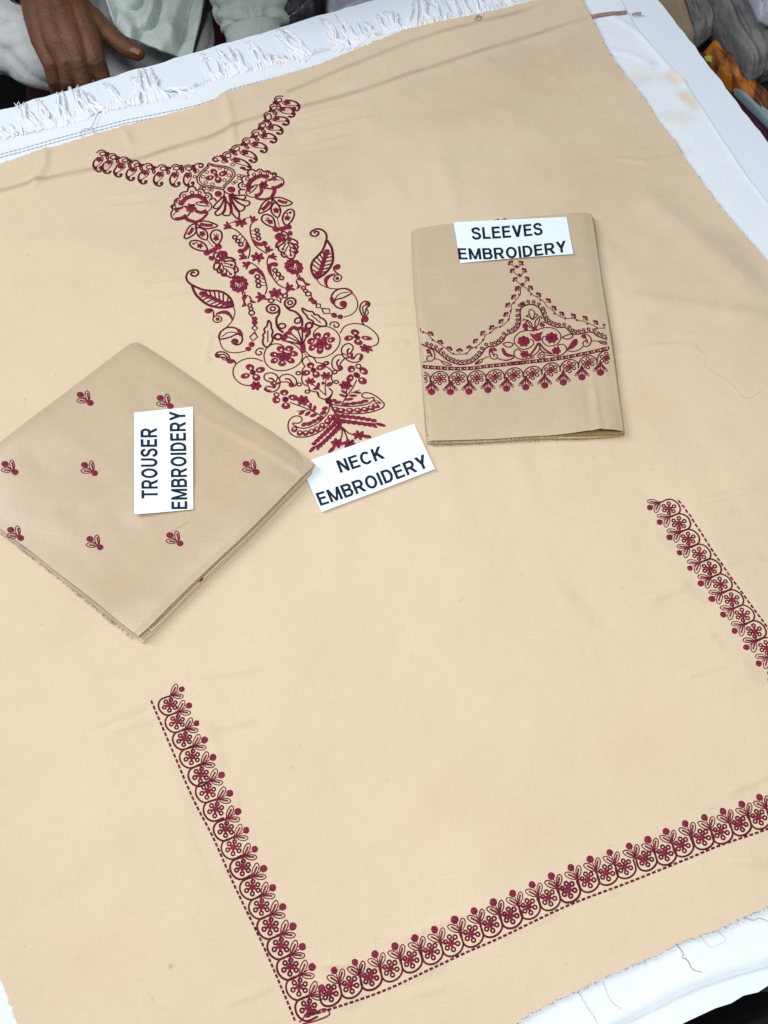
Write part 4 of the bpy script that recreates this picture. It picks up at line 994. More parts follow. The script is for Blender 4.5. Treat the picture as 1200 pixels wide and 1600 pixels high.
# ------------------------------------------------------------------ folded pieces
def folded(parent, name, c00, c10, c11, c01, ztop, zbot, r_over, mats, ns=40, nt=60, hfun=None, back=(0.0, 0.0), seed=70):
    """a sheet folded round its s-edge: corners c00 (s=0,t=0) c10 (s=1,t=0) c11 (s=1,t=1) c01 (s=0,t=1); fold at t=1"""
    s = np.linspace(0, 1, ns)[:, None, None]
    r = (ztop - zbot) / 2
    tt = np.concatenate([np.linspace(0, 1, nt), np.ones(8), np.linspace(1, 0, nt // 2)])
    bulge = np.concatenate([np.zeros(nt), np.sin(np.linspace(0, np.pi, 10)[1:-1]), np.zeros(nt // 2)])
    zz = np.concatenate([np.full(nt, ztop), zbot + r + r * np.cos(np.linspace(0, np.pi, 10)[1:-1]), np.full(nt // 2, zbot)])
    t = tt[None, :, None]
    c00, c10, c11, c01 = [np.asarray(c, float)[:2] for c in (c00, c10, c11, c01)]
    P = (1 - s) * (1 - t) * c00 + s * (1 - t) * c10 + s * t * c11 + (1 - s) * t * c01
    dirn = nrm((c01 - c00) + (c11 - c10))
    P = P + dirn * (bulge * (r + r_over))[None, :, None]
    under = (np.arange(len(tt)) >= nt + 8)[None, :, None]
    sdir = nrm((c10 - c00) + (c11 - c01))
    P = P + under * sdir * (back[0] * (1 - s) - back[1] * s)
    # soft, slightly wandering outline and rounded corners
    S2, T2 = np.broadcast_to(s[..., 0], P.shape[:2]), np.broadcast_to(t[..., 0], P.shape[:2])
    P = P + 0.0026 * vnoise(S2 * 3.3, T2 * 3.1, seed)[..., None] * dirn + 0.0026 * vnoise(S2 * 3.1 + 7, T2 * 3.7, seed + 1)[..., None] * sdir
    cx_, cy_ = np.abs(S2 * 2 - 1) ** 14, np.abs(T2 * 2 - 1) ** 14
    cor = (cx_ * cy_)[..., None]
    P = P - 0.0009 * cor * (np.sign(S2 - 0.5)[..., None] * sdir + np.sign(T2 - 0.5)[..., None] * dirn)
    Z = np.broadcast_to(zz[None], P.shape[:2]).copy()
    if hfun is not None:
        S_, T_ = np.broadcast_to(s[..., 0], P.shape[:2]), np.broadcast_to(t[..., 0], P.shape[:2])
        h = hfun(S_, T_)
        k = np.where(np.arange(len(tt)) < nt, 1.0, (zz - zbot) / (ztop - zbot))
        Z = Z + h * k[None]
    V_ = np.concatenate([P, Z[..., None]], -1).reshape(-1, 3)
    o = mk(name, V_, grid_faces(ns, len(tt)), mats, parent)
    sm_ = o.modifiers.new('thickness', 'SOLIDIFY'); sm_.thickness = 0.0006; sm_.offset = 0; crisp(o)
    return o, (c00, c10, c11, c01)

def inv_bilin(q, c):
    """approximate inverse of the bilinear map, two Newton passes"""
    c00, c10, c11, c01 = c
    st_ = np.full((len(q), 2), 0.5)
    for _ in range(6):
        s, t = st_[:, :1], st_[:, 1:]
        P = (1 - s) * (1 - t) * c00 + s * (1 - t) * c10 + s * t * c11 + (1 - s) * t * c01
        ds = (1 - t) * (c10 - c00) + t * (c11 - c01); dt = (1 - s) * (c01 - c00) + s * (c11 - c10)
        r = q[:, :2] - P
        det = ds[:, 0] * dt[:, 1] - ds[:, 1] * dt[:, 0]
        st_[:, 0] += (r[:, 0] * dt[:, 1] - r[:, 1] * dt[:, 0]) / det
        st_[:, 1] += (ds[:, 0] * r[:, 1] - ds[:, 1] * r[:, 0]) / det
    return st_

# trouser bundle: fold along the lower right, open layers along the lower left
def top_of(px_poly, z):
    x0, x1 = min(p[0] for p in px_poly), max(p[0] for p in px_poly); y0, y1 = min(p[1] for p in px_poly), max(p[1] for p in px_poly)
    gx, gy = np.meshgrid(np.linspace(x0, x1, 40), np.linspace(y0, y1, 40)); q = unp(np.stack([gx.ravel(), gy.ravel()], 1), z)
    return sz(q).max()
ZB = top_of([(0, 560), (460, 960)], ZS) + 0.0003
TT = 0.0165
tq = lambda x, y, z: P3(x, y, z)
c_L, c_T, c_R, c_B = tq(-88, 752, ZB + TT), tq(213, 528, ZB + TT), tq(487, 716, ZB + TT), tq(204, 988, ZB + TT)
trouser = empty('trouser_fabric', (*((c_L + c_R) / 2)[:2], ZB), 'folded square bundle of beige trouser fabric with scattered tiny maroon sprigs', 'fabric')
def t_h(S_, T_):
    roll = -0.0062 * np.clip((T_ - 0.78) / 0.22, 0, 1) ** 2.0
    roll2 = -0.0030 * np.clip((0.07 - T_) / 0.07, 0, 1) ** 2 - 0.004 * np.clip((S_ - 0.95) / 0.05, 0, 1) ** 2
    lift = 0.0045 * np.exp(-((S_ - 0.0) / 0.12) ** 2) * np.exp(-((T_ - 0.84) / 0.12) ** 2) - 0.0035 * np.exp(-(S_ / 0.1) ** 2) * np.clip(1 - T_ * 1.6, 0, 1)
    h = roll + roll2 + lift + 0.0034 * vnoise(S_ * 3 + 2, T_ * 2.6, 41) + 0.0010 * vnoise(S_ * 7 + 2, T_ * 5, 44) + 0.0008 * vnoise(S_ * 13, T_ * 6, 42)
    h = h + 0.0011 * np.exp(-((T_ - 0.70 - 0.05 * S_) / 0.035) ** 2) * np.clip(1 - S_ * 1.3, 0, 1) + 0.0012 * np.exp(-((S_ - 0.93 + 0.1 * (1 - T_)) / 0.012) ** 2) * T_
    h = h - 0.0009 * np.exp(-((T_ - 0.45 - 0.06 * S_) / 0.02) ** 2) * np.exp(-((S_ - 0.55) / 0.3) ** 2)
    return h
_, TC = folded(trouser, 'top_layer', c_L, c_T, c_R, c_B, ZB + TT, ZB + 0.0098, 0.0012, 'bundle', 70, 90, t_h, (0.012, 0.0))
inw = nrm(c_T - c_L)
for k, (zt, zb_, over, sh) in enumerate(((0.0086, 0.0074, 0.0050, 0.0130), (0.0056, 0.0042, 0.0066, 0.0110), (0.0024, 0.0010, 0.0080, -0.0012))):
    off = inw * sh
    folded(trouser, 'folded_layer', c_L + off, c_T, c_R - np.array([0.004, 0.002, 0]) * (k + 1) * 0.5, c_B + off, ZB + zt, ZB + zb_, over, 'wrong' if k == 0 else 'bundle', 40, 40,
           lambda S_, T_, k=k: 0.0007 * vnoise(S_ * 7 + k * 3, T_ * 6 + k, 50 + k))
def tz_(q):
    st_ = np.clip(inv_bilin(q, TC), -0.05, 1.05)
    return ZB + TT + 0.00035 + t_h(st_[:, 0], st_[:, 1])
def sprig(e, dx, dy, cut=None):
    g_ = lambda x, y: (dx + (x - 135) / 5.925, dy + (y - 130) / 5.925)
    e.D(*g_(92, 100), 5.2, 4.2, 0.1); e.D(*g_(185, 176), 4.8, 4.2)
    a = np.linspace(0, 2 * np.pi, 16, endpoint=False)
    for cx, cy, rx, ry, r in ((158, 108, 22, 46, -0.15), (105, 156, 48, 21, 0.08)):
        e.S([g_(cx + rx * math.cos(t) * math.cos(r) - ry * math.sin(t) * math.sin(r), cy + rx * math.cos(t) * math.sin(r) + ry * math.sin(t) * math.cos(r)) for t in a[::2]], 0.95, 0, True)
    e.S([g_(158, 85), g_(170, 145)], 1.7, 1); e.S([g_(85, 154), g_(140, 160)], 1.7, 1); e.S([g_(110, 118), g_(150, 150), g_(180, 170)], 0.9); e.S([g_(150, 155), g_(175, 170)], 1.7, 1)
for c in ((132.8, 621.9), (257.7, 627), (139.5, 731.6), (148, 847.3), (272.9, 841.4), (392, 730), (15.2, 730.1), (24, 833)):
    e = Emb(ZB + TT, tz_); sprig(e, *c); e.build('sprig_motif', trouser)
# edge threads of the bundle
_l, _b = c_L - inw * 0.0012, c_B - inw * 0.0012
for z_, sh, sd in ((0.0020, 0.0, 8), (0.0050, 0.0135, 9)):
    d0 = np.array([0, 0, ZB + z_]); q0, q1 = (_l + inw * sh) * np.array([1, 1, 0]) + d0, (_b + inw * sh) * np.array([1, 1, 0]) + d0
    fray_w('raw_edge', q0, q1, -inw, 170, 0.0005, 0.0022, 'raw', trouser, sd, 0.00018)
e = Emb(ZB + 0.006, lambda q: np.full(len(q), ZB + 0.0068)); e.D(429, 789.5, 4.0, 2.2, -0.8); e.D(314, 905, 4.2, 2.4, -0.8); e.build('sprig_motif', trouser)

# ------------------------------------------------------------------ folded sleeve piece, fold on the right
ZV = top_of([(650, 350), (970, 690)], ZS) + 0.0003
SV = 0.0085
sTL, sTR, sBR, sBL = tq(642, 353, ZV + SV), tq(921, 330, ZV + SV), tq(971, 674, ZV + SV), tq(667, 688, ZV + SV)
sleeve = empty('sleeve_fabric', (*((sTL + sBR) / 2)[:2], ZV), 'folded beige sleeve piece with a scalloped maroon embroidered border', 'fabric')
def s_h(S_, T_):
    h = -0.0035 * np.clip((0.03 - T_) / 0.03, 0, 1) ** 2 - 0.0040 * np.clip((0.025 - S_) / 0.025, 0, 1) ** 2 * 0 - 0.002 * np.clip((T_ - 0.93) / 0.07, 0, 1) ** 2
    h = h - 0.0032 * (1 - T_) ** 1.5 - np.clip((S_ - 0.93) / 0.07, 0, 1) ** 2 * np.interp(T_, [0, 0.45, 0.62, 0.8, 1], [0.0005, 0.0026, 0.0028, 0.0, 0.0]) + 0.0050 * np.exp(-((T_ - 0.90) / 0.12) ** 2) * np.clip((S_ - 0.84) / 0.16, 0, 1) ** 1.5
    h = h + 0.0010 * vnoise(S_ * 4 + 8, T_ * 5, 61) + 0.0006 * vnoise(S_ * 16, T_ * 9, 62)
    h = h + 0.0016 * np.exp(-((T_ - 0.885 - 0.02 * (1 - S_)) / 0.012) ** 2) * np.clip((S_ - 0.62) * 4, 0, 1) - 0.0010 * np.exp(-((T_ - 0.845) / 0.014) ** 2) * np.clip((S_ - 0.66) * 4, 0, 1)
    h = h + 0.0006 * np.exp(-((S_ - 0.2 - 0.03 * T_) / 0.012) ** 2) + 0.0018 * np.exp(-((S_ - 0.47) / 0.05) ** 2) * np.exp(-((T_ - 0.05) / 0.06) ** 2)
    return h
# s runs top -> bottom, t runs left -> right
_, SC = folded(sleeve, 'top_layer', sTL, sBL, sBR, sTR, ZV + SV, ZV + 0.0044, 0.0008, 'sleeve', 80, 80, s_h, (0.0, 0.006), 80)
off = np.array([0.0005, 0.0016, 0])
folded(sleeve, 'folded_layer', sTL + np.array([0.002, -0.001, 0]), sBL + np.array([0.001, 0.006, 0]), sBR + np.array([0.002, -0.0008, 0]), sTR + np.array([0.001, -0.002, 0]), ZV + 0.0038, ZV + 0.0022, 0.0022, 'wrong', 40, 40, lambda S_, T_: 0.0005 * vnoise(S_ * 8, T_ * 6, 63))
folded(sleeve, 'folded_layer', sTL + np.array([0.002, -0.001, 0]), sBL + np.array([0.0008, -0.0008, 0]), sBR + np.array([0.002, -0.001, 0]), sTR + np.array([0.001, -0.002, 0]), ZV + 0.0018, ZV + 0.0003, 0.0022, 'sleeve', 40, 40, None)
dn = nrm(sBL - sTL)
for z_, sh, sd in ((0.0014, 0.0012, 12), (0.0034, -0.001, 13)):
    d0 = np.array([0, 0, ZV + z_]); fray_w('raw_edge', (sBL + dn * sh) * np.array([1, 1, 0]) + d0, (sBR + dn * sh) * np.array([1, 1, 0]) + d0, dn, 200, 0.0004, 0.0016, 'gold', sleeve, sd, 0.00016)
def vz(q):
    st_ = np.clip(inv_bilin(q, SC), -0.02, 1.02)
    return ZV + SV + 0.00035 + s_h(st_[:, 0], st_[:, 1])
G = win(630, 320, 3.3333)
SL = win(640, 450, 6.6667); SR = win(780, 450, 6)
# main scallop line is the border part itself
scal_px = SL((125, 585), (180, 612), (250, 635), (320, 690), (400, 755), (500, 792), (560, 796), (650, 775), (740, 700), (800, 622), (900, 600), (970, 550), (1010, 490), (1090, 455), (1140, 400), (1155, 330), (1150, 250), (1165, 205), (1200, 185)) + SR((210, 180), (270, 155), (330, 160), (380, 195), (410, 260), (440, 320), (500, 355), (560, 370), (620, 372), (680, 425), (740, 432), (860, 412), (920, 450), (1000, 480), (1075, 505))
def split_px(pts):
    p = [pts[0]]
    for q in pts[1:]:
        if math.hypot(q[0] - p[-1][0], q[1] - p[-1][1]) > 4: p.append(q)
    return p
e = Emb(ZV + SV, vz)
e.S(split_px(scal_px), 1.6)
# ladder band
lu = SL((140, 805), (230, 812), (380, 822), (530, 825), (680, 818), (790, 802), (1000, 780), (1195, 762)) + SR((100, 695), (260, 680), (420, 665), (600, 640), (760, 610), (900, 580), (1000, 555), (1085, 540))
lo_ = [(x, y + 4.6) for x, y in lu]
lad_u = cat(split_px(lu), step=3.4); lad_l = cat(split_px(lo_), step=3.4)
e.S(split_px(lu), 0.9); e.S(split_px(lo_), 0.9)
for i in range(min(len(lad_u), len(lad_l)) - 1):
    c = (lad_u[i] + lad_l[i]) / 2
    if i % 3 == 0: e.S([tuple(lad_u[i]), tuple(c), tuple(lad_l[i])], 1.8, 1)
    elif i % 3 == 1: e.ring(c[0] + 0.4, c[1], 2.2, 1.7, 1.2)
sborder = e.build('sleeve_border', sleeve)
def sm_motif(name, fn):
    e = Emb(ZV + SV, vz); e.fat = 1.42; fn(e); o = e.build(name, sborder)
    if name in ('bead_row', 'garland'): o['kind'] = 'stuff'
# beads along the scallop
def f(e):
    p = cat(split_px(scal_px), step=7.2); t = np.gradient(p, axis=0); t /= np.linalg.norm(t, axis=1)[:, None]
    for q, d_ in zip(p[1:-1], t[1:-1]):
        n2 = np.array([d_[1], -d_[0]])
        e.ring(*(q + n2 * 4.6), 2.1, 1.9, 1.5); e.S([tuple(q + n2 * 2.6), tuple(q + n2 * 1.8 + d_ * 2), tuple(q + n2 * 0.4 + d_ * 3)], 1.0)
sm_motif('bead_row', f)
# trefoil sprigs: outer garland and column
gar1 = SL((115, 420), (120, 455), (185, 478), (240, 540), (310, 580), (385, 638), (450, 685), (520, 690), (595, 680), (640, 635), (710, 600), (770, 540), (790, 490), (845, 465), (900, 415), (960, 395), (1030, 335), (1040, 290), (1060, 230), (1060, 180), (1105, 130), (1150, 70), (1155, 20))
gar2 = SR((270, 0), (300, 55), (370, 95), (420, 130), (440, 165), (500, 210), (540, 248), (610, 285), (680, 285), (740, 300), (810, 320), (870, 345), (930, 375), (990, 380), (1050, 415))
TRE1 = SL((215, 485), (315, 572), (410, 640), (520, 660), (622, 630), (692, 560), (768, 478), (862, 418), (960, 355), (1010, 282), (1030, 185), (1090, 100), (1130, 15))
TRE2 = SR((362, 70), (455, 125), (508, 195), (580, 248), (690, 268), (800, 290), (898, 330), (990, 365))
def tre(e, x, y, a, k=1.2):
    for s_ in (-1.1, 0, 1.1):
        e.D(x + 2.9 * k * math.cos(a + s_), y + 2.7 * k * math.sin(a + s_), 1.7 * k, 1.6 * k, 0, 0 if s_ == 0 else 1)
    e.D(x - 1.4 * math.cos(a), y - 1.4 * math.sin(a), 1.1, 1.1)
def f(e):
    e.S(split_px(gar1), 0.9); e.S(split_px(gar2), 0.9)
    for i, (x, y) in enumerate(TRE1): tre(e, x, y, math.radians(-60 if i < 3 else (-90 if i < 5 else -135)))
    for x, y in TRE2: tre(e, x, y, math.radians(-45))
    for x, y in SL((140, 462), (240, 542), (338, 632), (455, 685), (592, 682), (692, 622), (765, 540), (842, 465), (898, 415), (942, 405), (1030, 330), (1052, 238), (1085, 155), (1142, 70)): e.D(x, y, 1.7, 1.6)
    for x, y in SR((300, 58), (388, 112), (425, 205), (518, 242), (618, 285), (730, 303), (828, 335), (916, 378), (1030, 405)): e.D(x, y, 1.7, 1.6)
    K = win(740, 320, 7.5)
    for x, y in ((440, 690), (550, 690), (462, 780), (585, 775), (492, 882), (620, 875), (520, 985), (660, 980)): tre(e, *K((x, y))[0], math.radians(-135 if x < 530 else -45), 1.15)
    for x, y in ((505, 730), (538, 830), (570, 938)): e.D(*K((x, y))[0], 3.4, 1.8, 0.2); e.D(*K((x, y - 14))[0], 1.5, 1.5)
    for p in (((445, 700), (500, 735), (560, 700)), ((470, 790), (535, 830), (590, 790)), ((505, 895), (568, 938), (620, 890)), ((570, 945), (545, 1000), (555, 1045)), ((575, 950), (620, 980), (645, 1020))): e.S(K(*p), 0.9)
    for x, y in ((250, 185), (285, 175), (370, 170), (405, 180), (350, 178)): e.D(*K((x, y))[0], 1.8, 1.5)
sm_motif('garland', f)
# lower scallops with drops
sf = SL((312, 948), (505, 950), (700, 940), (890, 928), (1085, 910)) + SR((140, 822), (312, 805), (485, 772), (657, 742), (830, 705), (1005, 655))
sd = SL((228, 1082), (424, 1082), (618, 1078), (815, 1062), (1010, 1047)) + SR((72, 945), (248, 930), (426, 912), (600, 885), (775, 837), (948, 793))
sf = [SL((118, 952))[0]] + sf
fl_i = [(sf[i], sd[i - 1] if i > 0 else None, sd[i] if i < len(sd) else None) for i in range(len(sf))]
fl_i = [x for k, x in enumerate(fl_i) if k != 6 or True]
# the two windows overlap at one flower: drop near-duplicates
uniq_f = []
for p in sf:
    if all(math.hypot(p[0] - q[0], p[1] - q[1]) > 12 for q in uniq_f): uniq_f.append(p)
uniq_d = []
for p in sd:
    if all(math.hypot(p[0] - q[0], p[1] - q[1]) > 12 for q in uniq_d): uniq_d.append(p)
for p in uniq_f:
    def f(e, p=p):
        cx, cy = p; lim = 657.5 + (cy - 560) * 0.055
        sl_ = -0.10 if cx < 760 else -0.22
        arc = [(cx + 14.4 * math.cos(t), cy + 1.0 - 12.6 * math.sin(t) + sl_ * 14 * math.cos(t) * 0.6) for t in np.linspace(-0.25, math.pi + 0.25, 11)]
        e.S([q for q in arc if lim < q[0] < 969], 1.5)
        for k in range(6):
            a = k * math.pi / 3 + 0.5
            x, y = cx + 8.2 * math.cos(a), cy + 6.6 * math.sin(a) + sl_ * 8 * math.cos(a)
            if lim < x < 967: e.ring(x, y, 2.7, 2.4, 1.4)
            if lim < x < 967 and lim < cx: e.S([(cx, cy), (cx + (x - cx) * 0.62, cy + (y - cy) * 0.62)], 1.5, 1)
        if cx > lim: e.D(cx, cy, 4.0, 3.4)
    sm_motif('flower_motif', f)
for p in uniq_d:
    def f(e, p=p):
        cx, cy = p
        e.D(cx, cy, 5.2, 4.6)
        for s_ in (-1, 1):
            e.S([(cx + s_ * 0.8, cy - 15), (cx + s_ * 4.5, cy - 11), (cx + s_ * 10.4, cy - 4.5), (cx + s_ * 10.2, cy - 1.8), (cx + s_ * 6.2, cy - 3.5), (cx + s_ * 2.2, cy - 9)], 0.95, 0, True)
            e.S([(cx + s_ * 2, cy - 12), (cx + s_ * 8, cy - 4.5)], 1.7, 1)
        e.S([(cx - 0.8, cy - 18), (cx - 0.4, cy - 12), (cx, cy - 5)], 1.2); e.D(cx - 0.4, cy - 15.5, 1.8, 2.2)
    sm_motif('drop_motif', f)
# centre of the scallop
def f(e):
    for c, rx, ry in (((235, 490), 0, 0),): pass
    e.S(SR((330, 405), (250, 400), (180, 425), (140, 480), (160, 540), (220, 575), (285, 560), (325, 520), (305, 485), (270, 490)), 1.3); e.S(SR((345, 400), (400, 378), (470, 370), (540, 395), (578, 450), (550, 520), (470, 545), (410, 510), (410, 460), (450, 455)), 1.3)
    e.flower(*SR((228, 500))[0], 9.4, 7.6, 7, 0.2); e.flower(*SR((492, 468))[0], 9.8, 7.4, 7, 0.2)
    e.fill(SR((285, 425), (325, 440), (345, 425), (375, 420), (410, 408), (392, 450), (395, 490), (350, 500), (320, 480)), 1)
    e.S(SR((365, 515), (340, 560), (280, 645)), 2.4, 1); e.S(SR((368, 515), (380, 570), (340, 620), (285, 648)), 1.4); e.S(SR((375, 515), (420, 570), (495, 620)), 2.4, 1); e.S(SR((372, 520), (400, 590), (500, 622)), 1.4)
    e.S(SR((360, 640), (400, 600), (430, 635), (400, 665)), 1.3, 0, True); e.ring(*SR((398, 635))[0], 2.6, 2.4, 1.0)
    e.S(SR((210, 600), (180, 575), (145, 590), (140, 630), (170, 660), (240, 668), (330, 650)), 1.4); e.S(SR((545, 570), (555, 535), (600, 530), (630, 560), (620, 600), (560, 635), (440, 630)), 1.4)
    e.flower(*SR((240, 622))[0], 7, 5.4, 6, 0.1); e.flower(*SR((535, 590))[0], 7, 5.4, 6, 0.1)
sm_motif('twin_flower_motif', f)
def f(e):
    e.S(SR((310, 300), (280, 245), (280, 215), (300, 200), (330, 225), (330, 250), (310, 300)), 1.3); e.S(SR((285, 250), (248, 265), (285, 275), (310, 300)), 1.3); e.S(SR((330, 245), (362, 250), (340, 275), (312, 300)), 1.3)
    e.S(SR((300, 370), (270, 320), (235, 290), (222, 310)), 1.4); e.S(SR((310, 372), (300, 330), (262, 300), (250, 330), (290, 375)), 1.4); e.S(SR((335, 370), (340, 310), (385, 265), (400, 290)), 1.4); e.S(SR((345, 370), (370, 330), (378, 285)), 1.4)
    e.D(*SR((330, 382))[0], 4, 3); e.D(*SR((240, 360))[0], 3.4, 3.2); e.D(*SR((405, 348))[0], 3.6, 2.8); e.S(SR((220, 345), (240, 335), (260, 350), (262, 385)), 1.3); e.S(SR((380, 350), (400, 320), (440, 325)), 1.3); e.D(*SR((250, 390))[0], 3, 2)
sm_motif('lily_motif', f)
def f(e):
    e.S(SR((40, 520), (80, 510), (125, 520), (120, 545), (80, 555), (45, 535)), 1.5, 0, True); e.S(SR((125, 525), (145, 522)), 1.3)
    e.fill(SR((20, 570), (45, 565), (62, 605), (145, 635), (90, 648), (40, 625)), 1); e.S(SR((45, 585), (70, 615), (125, 632)), 0.9)
    e.S(SR((0, 665), (60, 680), (120, 665), (145, 640)), 1.2)
    e.S(SR((595, 460), (640, 440), (688, 435), (680, 465), (640, 480), (600, 470)), 1.5, 0, True); e.S(SR((575, 462), (598, 464)), 1.3)
    e.fill(SR((635, 582), (660, 530), (700, 480), (735, 485), (730, 530), (690, 565)), 1); e.S(SR((650, 565), (690, 530), (715, 500)), 0.9)
    e.S(SR((630, 585), (690, 595), (750, 580), (790, 545)), 1.2)
sm_motif('leaf_motif', f)
def f(e):
    for g_, M in ((SL, 0), (SR, 1)):
        if M == 0:
            e.S(SL((910, 655), (880, 625), (840, 640), (830, 680), (850, 730), (890, 742), (915, 720), (900, 690), (870, 690)), 1.4); e.S(SL((850, 640), (865, 680), (885, 715)), 2.0, 1); e.D(*SL((845, 650))[0], 2.6, 3.2); e.D(*SL((885, 645))[0], 3.2, 2)
            e.S(SL((915, 730), (960, 750), (1040, 745), (1095, 715)), 1.2); e.S(SL((825, 715), (790, 725), (760, 745)), 1.2); e.S(SL((760, 742), (720, 755), (680, 795), (740, 780)), 1.3, 0, True); e.S(SL((690, 790), (735, 762)), 1.4, 1)
            e.S(SL((170, 655), (190, 640), (235, 640), (262, 690), (255, 740), (210, 765), (180, 745), (190, 712), (225, 705)), 1.4); e.S(SL((205, 650), (225, 690), (235, 720)), 2.0, 1); e.D(*SL((200, 665))[0], 3, 3)
            e.S(SL((265, 738), (300, 745), (340, 765)), 1.2); e.S(SL((330, 765), (380, 775), (440, 805), (370, 800)), 1.3, 0, True); e.S(SL((135, 775), (180, 765)), 1.2)
        else:
            e.S(SR((770, 460), (785, 440), (830, 440), (862, 480), (850, 530), (815, 550), (785, 530), (795, 500), (830, 495)), 1.4); e.S(SR((800, 455), (820, 490), (828, 520)), 2.0, 1); e.D(*SR((795, 458))[0], 3.2, 2.6)
            e.S(SR((862, 500), (900, 495), (940, 505)), 1.2); e.S(SR((935, 500), (985, 500), (1050, 522), (970, 525)), 1.3, 0, True); e.S(SR((950, 510), (1030, 518)), 1.5, 1)
sm_motif('heart_leaf_motif', f)

# ------------------------------------------------------------------ paper labels
def bil(c, u, w):
    c = [np.asarray(q, float) for q in c]
    u = np.asarray(u)[..., None]; w = np.asarray(w)[..., None]
    return (1 - u) * (1 - w) * c[0] + u * (1 - w) * c[1] + u * w * c[2] + (1 - u) * w * c[3]
SW = 0.185
def glyph(ch):
    """sans capital as filled strips, cap height 1; returns list of polygons and the advance width"""
    h = SW / 2; out = []
    def V_(x, y0=0.0, y1=1.0): out.append([(x - h, y0), (x + h, y0), (x + h, y1), (x - h, y1)])
    def H_(y, x0, x1): out.append([(x0, y - h * 0.94), (x1, y - h * 0.94), (x1, y + h * 0.94), (x0, y + h * 0.94)])
    def X_(x0, y0, x1, y1, w=SW * 1.16): out.append([(x0 - w / 2, y0), (x0 + w / 2, y0), (x1 + w / 2, y1), (x1 - w / 2, y1)])
    def P_(pts):
        p = np.array(pts, float); t = np.gradient(p, axis=0); t /= np.linalg.norm(t, axis=1)[:, None]; n = np.stack([-t[:, 1], t[:, 0]], 1) * h
        for i in range(len(p) - 1): out.append([tuple(p[i] - n[i]), tuple(p[i + 1] - n[i + 1]), tuple(p[i + 1] + n[i + 1]), tuple(p[i] + n[i])])
    def arc(cx, cy, rx, ry, a0, a1, n=22): P_([(cx + rx * math.cos(a), cy + ry * math.sin(a)) for a in np.radians(np.linspace(a0, a1, n))])
    t, b = 1 - h * 0.94, h * 0.94
    if ch == 'E': V_(h); H_(t, SW, .62); H_(b, SW, .64); H_(.53, SW, .58); w = .64
    elif ch == 'L': V_(h); H_(b, SW, .58); w = .58
    elif ch == 'I': V_(h); w = SW
    elif ch == 'T': H_(t, 0, .68); V_(.34, 0, 1 - SW * .9); w = .68
    elif ch == 'N': V_(h); V_(.70 - h); X_(h, 1, .70 - h, 0); w = .70
    elif ch == 'M': V_(h); V_(.88 - h); X_(h + .01, 1, .44, 0.02, SW * .92); X_(.88 - h - .01, 1, .44, 0.02, SW * .92); w = .88
    elif ch == 'V': X_(h, 1, .37, 0); X_(.74 - h, 1, .37, 0); w = .74
    elif ch == 'Y': X_(h, 1, .36, .40); X_(.72 - h, 1, .36, .40); V_(.36, 0, .44); w = .72
    elif ch == 'K': V_(h); X_(.12, .36, .60, 1, SW * 1.35); X_(.62, 0, .28, .58, SW * 1.25); w = .71
    elif ch == 'O': arc(.40, .5, .40 - h, .5 - h * .9, 0, 360, 40); w = .80
    elif ch == 'C': arc(.39, .5, .39 - h, .5 - h * .9, 42, 318, 32); w = .74
    elif ch == 'D': V_(h); H_(t, SW, .32); H_(b, SW, .32); arc(.32, .5, .39 - h, .5 - h * .94, -90, 90); w = .71
    elif ch == 'B': V_(h); H_(t, SW, .40); H_(.53, SW, .42); H_(b, SW, .42); arc(.40, (t + .53) / 2, .19, (t - .53) / 2, -90, 90, 14); arc(.42, (b + .53) / 2, .195, (.53 - b) / 2, -90, 90, 14); w = .69
    elif ch == 'R': V_(h); H_(t, SW, .42); H_(.46, SW, .42); arc(.42, (t + .46) / 2, .20, (t - .46) / 2, -90, 90, 14); X_(.65, 0, .38, .47, SW * 1.2); w = .74
    elif ch == 'S': P_(cat([(.585, .73), (.50, .885), (.33, .935), (.15, .875), (.09, .73), (.19, .585), (.34, .525), (.51, .45), (.59, .285), (.53, .13), (.34, .065), (.15, .12), (.065, .285)], n=40)); w = .67
    elif ch == 'U': P_([(h, 1), (h, .7)] + [(.345 + (.345 - h) * math.cos(a), .36 + (.36 - h * .9) * math.sin(a)) for a in np.radians(np.linspace(180, 360, 20))] + [(.69 - h, .7), (.69 - h, 1)]); w = .69
    return out, w
def lettering(txt):
    v_, f_, x = [], [], 0.0
    for ch in txt:
        polys, w = glyph(ch)
        for p in polys:
            f_.append(tuple(range(len(v_), len(v_) + len(p)))); v_ += [(px + x, py) for px, py in p]
        x += w + 0.125
    return np.array(v_, float), f_
